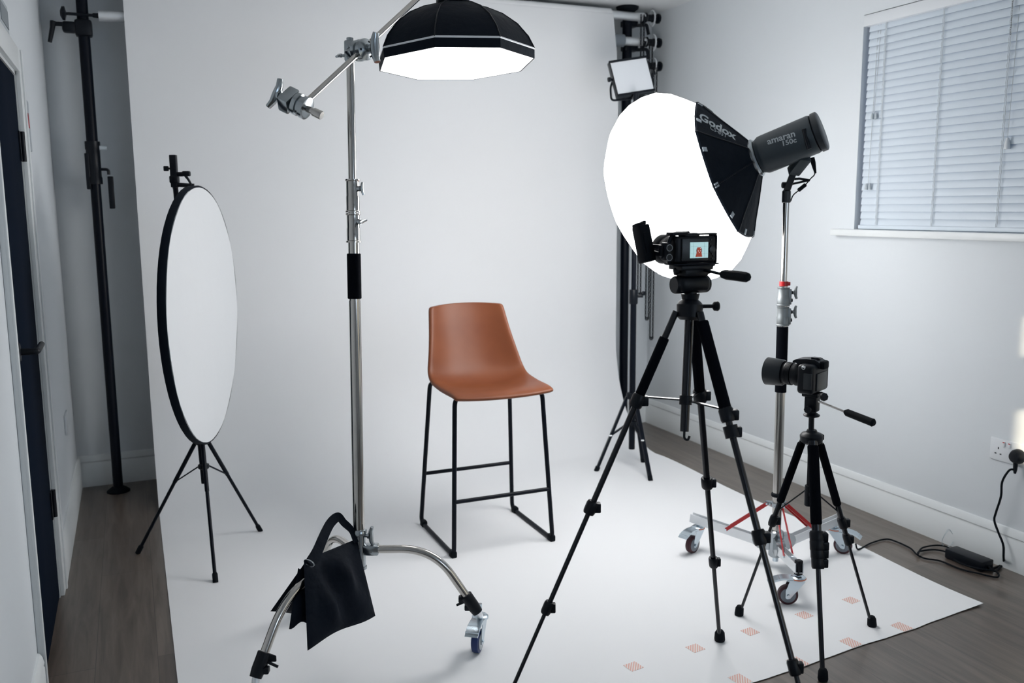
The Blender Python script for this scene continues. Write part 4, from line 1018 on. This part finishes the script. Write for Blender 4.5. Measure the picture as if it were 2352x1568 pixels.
def tleg(parent, top, foot, sec, clamps, pad=None, flat=.8, m='bgloss', clampsize=1., foot_r=.016):
    """telescopic leg; sec: radii of the sections; clamps: fractions along"""
    d = (foot - top).normalized(); out = V((foot.x - top.x, foot.y - top.y, 0)).normalized()
    fr = [0] + clamps + [1.]; mb = MB()
    for i, r_ in enumerate(sec): mb.tube([top.lerp(foot, max(0, fr[i] - .01)), top.lerp(foot, fr[i + 1] - (.0 if i < len(sec) - 1 else .02))], r_, 12, flat=flat, hint=out)
    lg = obj('leg', mb, m, parent)
    for i, c in enumerate(clamps):
        r_ = sec[i] * 1.55 * clampsize; cc = top.lerp(foot, c)
        mb = MB().tube([cc - d * .018, cc - d * .012, cc + d * .012, cc + d * .018], [r_ * .85, r_, r_, r_ * .88], 10, flat=.9, hint=out).box(cc + RV * r_ * .9, (r_ * 1.1, r_ * 1.2, .026), (d.cross(out.cross(d)).normalized() if False else RV, AV, UP), bev=.003)
        obj('leg_clamp', mb, 'black', lg)
    if pad:
        a_, b_ = top.lerp(foot, pad[0]), top.lerp(foot, pad[1]); obj('foam_sleeve', MB().tube([a_, a_ + d * .004, b_ - d * .004, b_], [pad[2] * .9, pad[2], pad[2], pad[2] * .9], 14, flat=.85, hint=out), 'foam', lg)
    mb = MB().lathe([(foot_r, 0), (foot_r * 1.1, .006), (foot_r, .028), (foot_r * .72, .036), (foot_r * .5, .038)], V((foot.x, foot.y, foot.z)), V((-d.x * .3, -d.y * .3, 1)), 16); obj('foot', mb, 'rubber', lg)
    return lg
rr = V((fA.x - c0.x, fA.y - c0.y, 0))
def rot(v, a): a = math.radians(a); return V((v.x * math.cos(a) - v.y * math.sin(a), v.x * math.sin(a) + v.y * math.cos(a), 0))
fB = c0 + rot(rr, 120); fC = c0 + rot(rr, -122)
jl = []
for f_, ys, pd_ in ((fA, (908, 1108, 1290), (.02, .24, .0150)), (fB, (920, 1165, 1395), (.06, .22, .0150)), (fC, (952, 1233, 1532), (.02, .22, .0170))):
    d = V((f_.x - c0.x, f_.y - c0.y, 0)).normalized(); top = sp_ + d * .036 - UP * .012; f3 = V((f_.x, f_.y, .004))
    fr = [t_y(top, f3, y) for y in ys]
    lg = tleg(t, top, f3, [.0105, .0095, .0080, .0066], fr, pd_, clampsize=1.2); jl.append((lg, top, f3, fr[0]))
sh = TB + (TT - TB) * ((sp_ - TB).length / (TT - TB).length) * 0; cen = TB.lerp(TT, .24)
obj('spreader_ring', MB().lathe([(.0165, -.012), (.0165, .012)], cen, tu, 16), 'black', t)
for lg, top, f3, fr in jl: obj('spreader_arm', MB().bar(cen, top.lerp(f3, fr - .01), .009, .004, side=UP), 'bgloss', t)
# double clamp lower collar on the front leg
lg, top, f3, fr = jl[2]; q = top.lerp(f3, fr + .035); d = (f3 - top).normalized()
obj('leg_clamp', MB().tube([q - d * .015, q + d * .015], .0185, 10).box(q + RV * .016, (.018, .02, .026), (RV, AV, UP), bev=.003), 'black', lg)
# pan head
F1 = V((.03, 1, 0)).normalized(); R1 = V((1, -.03, 0)).normalized()
ph0 = TT + UP * .018
hd_ = MB().lathe([(.020, -.02), (.024, .0)], ph0, UP, 20).box(ph0 + UP * .026, (.092, .058, .040), (R1, F1, UP), bev=.014, seg=3)
hd_.lathe([(.021, -.050), (.023, -.046), (.023, .046), (.021, .050)], ph0 + UP * .024, R1, 20)
phead = obj('pan_head', hd_, 'black', t)
mb = MB().box(ph0 + UP * .056, (.070, .060, .020), (R1, F1, UP), bev=.004).box(ph0 + UP * .068, (.094, .066, .012), (R1, F1, UP), bev=.003)
mb.ell(ph0 + UP * .060 - R1 * .042, (.010, .010, .010)); mb.box(ph0 + UP * .060 + R1 * .045, (.016, .03, .022), (R1, F1, UP), bev=.005)
obj('quick_release', mb, 'black', phead)
p0 = AD(1618, 620, 2.27); p1 = AD(1656, 629, 2.22); p2 = AD(1719, 637, 2.12)
ph_ = obj('pan_handle', MB().cyl(p0 - (p1 - p0).normalized() * .03, p1, .0042, seg=10), 'bgloss', phead)
L = (p2 - p1).length; obj('grip', MB().lathe([(.006, 0), (.0105, .008), (.0125, .02), (.0125, L - .008), (.010, L - .002), (.006, L)], p1, p2 - p1, 8), 'rubber', ph_)
# caged camera
ctop = ph0.z + .074
cc = V((ph0.x, ph0.y, ctop + .0395)) + R1 * .002
t = thing('mirrorless_camera', 'black caged camera with a lit rear screen on the tall tripod', 'camera', (cc.x, cc.y, ctop))
obj('body', MB().box(cc, (.118, .040, .068), (R1, F1, UP), bev=.007, seg=3).box(cc + R1 * .045 + F1 * .015, (.028, .045, .060), (R1, F1, UP), bev=.010, seg=3).box(cc + UP * .036 - R1 * .010, (.045, .035, .012), (R1, F1, UP), bev=.005), 'black', t)
cg = MB()
cg.box(cc - UP * .037, (.134, .050, .0045), (R1, F1, UP), bev=.002).box(cc + UP * .0385 + R1 * .014, (.104, .030, .0045), (R1, F1, UP), bev=.002).box(cc + R1 * .064, (.006, .030, .070), (R1, F1, UP), bev=.002)
cg.tube(arc([cc - R1 * .066 - UP * .036, cc - R1 * .070 + UP * .018, cc - R1 * .056 + UP * .041, cc - R1 * .01 + UP * .041], r=.015), .0055, 8)
cg.box(cc - R1 * .045 + UP * .040, (.045, .036, .009), (R1, F1, UP), bev=.003).box(cc - R1 * .076 - UP * .004, (.012, .034, .045), (R1, F1, UP), bev=.003).box(cc + R1 * .062 + UP * .036, (.016, .018, .010), (R1, F1, UP), bev=.003).box(cc + R1 * .060 - UP * .036, (.014, .02, .018), (R1, F1, UP), bev=.004)
cage = obj('cage', cg, 'bmetal', t)
obj('lens', MB().lathe([(.030, 0), (.033, .004), (.033, .03), (.036, .034), (.037, .06), (.034, .064), (.034, .075), (.038, .08), (.040, .10), (.036, .10)], cc + F1 * .018 - R1 * .012 - UP * .004, F1, 32), 'black', t)
bk = cc - F1 * .0202
obj('screen_bezel', MB().box(bk - F1 * .003 - R1 * .006, (.078, .006, .056), (R1, F1, UP), bev=.002), 'bodyd', t)
sp0 = bk - F1 * .0066 + R1 * .004 - UP * .001
scn = lab(obj('screen', MB().box(sp0, (.053, .001, .040), (R1, F1, UP)), 'scr', t), 'lit screen showing the brown stool')
sF = -F1
def flat(poly, m, dz=.0008): return obj('screen_picture', MB().prism([(a * .001, b * .001) for a, b in poly], sp0 - F1 * dz, R1, UP, F1, .0002), m, scn)
flat([(-6, 7), (5, 7), (7, -7), (9, -17), (-11, -17), (-8, -7)], 'scr_r')
flat([(-9, 0), (-6, 6), (-6, -6), (-8, -6)], 'scr_d', .0007); flat([(5, 6), (8, 2), (8, -5), (6, -6)], 'scr_d', .0007)
for a, b in ((-3, -2), (4, -2), (0, -6), (3, 4)): flat([(a - .8, b - .8), (a + .8, b - .8), (a + .8, b + .8), (a - .8, b + .8)], 'scr_w', .0011)
for b in (9, -9): flat([(-25, b), (25, b), (25, b + .25), (-25, b + .25)], 'scr_d', .0006)
for a in (-17, 15): flat([(a, -19), (a + .25, -19), (a + .25, 19), (a, 19)], 'scr_d', .0006)
mb = MB()
for dx, dz in ((.043, .024), (.041, .014), (.045, .008), (.043, -.004), (.047, -.012), (.052, -.018), (.047, -.024), (.052, 0), (.052, -.026)): mb.cyl(bk + R1 * dx + UP * dz, bk + R1 * dx + UP * dz - F1 * .0022, .0018, seg=8)
mb.lathe([(.009, 0), (.009, .002), (.006, .003)], bk + R1 * .047 - UP * .001, -F1, 16)
obj('buttons', mb, 'bodyd', t)
mb = MB()
for dz in (.010, -.014): mb.torus(cc - R1 * .0765 + UP * (dz - .004) - F1 * .0175, F1, .0080, .0007, 20, 5)
lab(obj('screw_rings', mb, 'print', cage), 'pale rings')
for dz in (.010, -.014): obj('cage_knob', MB().cyl(cc - R1 * .0765 + UP * (dz - .004) - F1 * .016, cc - R1 * .0765 + UP * (dz - .004) - F1 * .0178, .0095, seg=16), 'black', cage)
# side handle on the left of the cage
hc = AD(1479, 560, 2.30); hu = (AD(1470, 515, 2.30) - AD(1488, 606, 2.30)).normalized(); hr = (R1 - hu * R1.dot(hu)).normalized(); hf = hu.cross(hr)
h_ = obj('side_handle', MB().box(hc, (.033, .040, .096), (hr, hf, hu), bev=.004, seg=2).box(hc + hu * .050 - hr * .004, (.024, .034, .010), (hr, hf, hu), bev=.003).box(hc + hu * .054 + hr * .010, (.008, .02, .010), (hr, hf, hu), bev=.002).box(hc - hr * .004 - hf * .021, (.010, .003, .055), (hr, hf, hu), bev=.001), 'rubber', cage)
arm0 = hc + hr * .016 - hu * .014; arm1 = cc - R1 * .074 - UP * .004
mb = MB().bar(arm0 + hu * .007, arm1 + UP * .010, .006, .010).bar(arm0 - hu * .009, arm1 - UP * .012, .006, .010).box(arm0.lerp(arm1, .75), (.014, .022, .030), (R1, F1, UP), bev=.003); obj('handle_bracket', mb, 'black', h_)

# ================================================================== SMALL TRIPOD WITH DSLR
C2 = V((1.958, 2.141, 0))
t = thing('small_tripod', 'short black tripod at right standing on the paper, carrying the second camera', 'tripod', C2)
top2 = V((C2.x, C2.y, .672))
c2t = AD(1868, 958, 2.73); c2b = AD(1866, 1005, 2.73)
tu2 = UP
T2 = PL(1864, 1003, C2, V((AV.x, AV.y, 0))); T2t = PL(1864, 955, C2, V((AV.x, AV.y, 0)))
obj('centre_column', MB().cyl(T2 - UP * .10, T2t, .0088, seg=16), 'bgloss', t)
obj('shoulder', MB().lathe([(.022, -.022), (.034, -.014), (.036, .004), (.030, .012), (.018, .016), (.014, .024)], T2 , UP, 20).box(T2 + RV * .03, (.016, .02, .018), (RV, AV, UP), bev=.004), 'black', t)
jl = []
for (x, y), ys, pad_ in (((1697, 1413), (1195,), (.03, .34, .0145)), ((2003, 1438), (1200, 1238), (.03, .34, .0145)), ((1890, 1562), (1232, 1252, 1270, 1292), (.02, .36, .0175))):
    g = G(x, y, .002); d = V((g.x - C2.x, g.y - C2.y, 0)).normalized(); top = T2 + d * .026 - UP * .006
    fr = [t_y(top, g, yy) for yy in ys]
    if len(ys) == 1: sec = [.0105, .0060]
    elif len(ys) == 2: sec = [.0110, .0095, .0060]
    else: sec = [.0150, .0155, .0145, .0135, .0075]
    lg = tleg(t, top, g, sec, fr, pad_, m='bgloss', clampsize=.95, foot_r=.014); jl.append((lg, top, g, fr[0]))
for i, (lg, top, g, fr) in enumerate(jl):
    q = T2 - UP * .165; obj('spreader_arm', MB().bar(q, top.lerp(g, fr - .05 if i < 2 else .45), .007, .004, side=UP), 'black', t)
obj('spreader_ring', MB().lathe([(.012, -.06), (.014, -.058), (.014, .006), (.012, .008)], T2 - UP * .165, UP, 14).cyl(T2 - UP * .17, T2 - UP * .09, .009), 'black', t)
for (x0_, y0_), (x1_, y1_) in (((1702, 1185), (1690, 1220)), ((1945, 1180), (1955, 1225))):
    pass
F2 = V((-.436, .9, 0)).normalized(); R2 = V((.9, .436, 0)).normalized()
hb2 = T2t
mb = MB().lathe([(.012, -.004), (.024, 0), (.026, .004), (.014, .012), (.013, .03)], hb2, UP, 20).box(hb2 + UP * .040, (.034, .040, .050), (R2, F2, UP), bev=.006).box(hb2 + UP * .070, (.048, .052, .014), (R2, F2, UP), bev=.004)
mb.lathe([(.006, 0), (.006, .012), (.011, .014), (.011, .024)], hb2 + UP * .026 - R2 * .012, -R2, 10)
ph2 = obj('pan_head', mb, 'black', t)
kb = AD(1880, 915, 2.70); obj('tilt_knob', MB().cyl(kb, AD(1893, 911, 2.66), .004, seg=8).lathe([(.010, 0), (.013, .004), (.013, .010), (.010, .014)], AD(1890, 912, 2.67), (AD(1900, 908, 2.64) - AD(1890, 912, 2.67)), 8), 'black', ph2)
p0 = AD(1880, 921, 2.70); p1 = AD(1940, 945, 2.64); p2 = AD(2009, 972, 2.56)
ph_ = lab(obj('pan_handle', MB().cyl(p0, p1, .0035, seg=10), 'chrome', ph2), 'steel pan handle')
L = (p2 - p1).length; obj('grip', MB().lathe([(.006, 0), (.011, .008), (.0115, L - .010), (.0125, L - .006), (.007, L)], p1, p2 - p1, 10), 'rubber', ph_)
# DSLR
dz = (hb2 + UP * .077).z; dc = V((hb2.x, hb2.y, dz + .050)) - R2 * .002
t = thing('dslr_camera', 'black DSLR camera with a hooded lens pointing left, on the short tripod', 'camera', (dc.x, dc.y, dz))
mb = MB().box(dc - UP * .002, (.130, .052, .092), (R2, F2, UP), bev=.012, seg=3)
mb.box(dc + R2 * .048 + F2 * .028, (.036, .040, .085), (R2, F2, UP), bev=.014, seg=3)
mb.box(dc - UP * .0 + R2 * .0 + F2 * .026, (.072, .020, .075), (R2, F2, UP), bev=.008)
obj('body', mb, 'black', t)
# pentaprism with overhanging flash nose (profile in the F/UP plane)
prf = [(-.030, .036), (-.030, .052), (-.016, .060), (.012, .061), (.045, .057), (.056, .051), (.056, .046), (.044, .045), (.030, .036)]
obj('viewfinder_hump', MB().prism(prf, dc - UP * .004, F2, UP, R2, .055), 'black', t)
obj('eyecup', MB().box(dc - F2 * .034 + UP * .040, (.040, .018, .026), (R2, F2, UP), bev=.006), 'rubber', t)
obj('hot_shoe', MB().box(dc - F2 * .008 + UP * .0585, (.022, .024, .005), (R2, F2, UP), bev=.001), 'bgloss', t)
obj('rear_screen', MB().box(dc - F2 * .0275 - UP * .012, (.075, .004, .055), (R2, F2, UP), bev=.001), 'bodyd', t)
obj('port_cover', MB().box(dc - R2 * .0652 - F2 * .010 - UP * .006, (.003, .026, .050), (R2, F2, UP), bev=.001), 'bodyd', t)
obj('strap_lug', MB().torus(dc - R2 * .067 + F2 * .004 + UP * .036, R2, .005, .0013, 12, 5).box(dc - R2 * .066 + F2 * .004 + UP * .038, (.003, .012, .005), (R2, F2, UP)), 'alu', t)
mb = MB().lathe([(.034, .0), (.036, .003), (.036, .018), (.0335, .019), (.0335, .030), (.0355, .031), (.0355, .052), (.034, .054), (.034, .066), (.037, .070)], dc + F2 * .034, F2, 36)
ln = obj('lens', mb, 'black', t)
mb = MB().lathe([(.0385, .060), (.0415, .064), (.0445, .114), (.0450, .116), (.0435, .116), (.0405, .070)], dc + F2 * .034, F2, 36, cap=False)
obj('lens_hood', mb, 'bodyd', ln)
obj('front_glass', MB().lathe([(.001, .074), (.025, .072), (.036, .068)], dc + F2 * .034, F2, 28, cap=False), 'lens', ln)
mb = MB()
for h_ in (.032, .036, .040, .044, .048): mb.torus(dc + F2 * (.034 + h_), F2, .0356, .0008, 36, 4)
obj('zoom_ring', mb, 'rubber', ln)
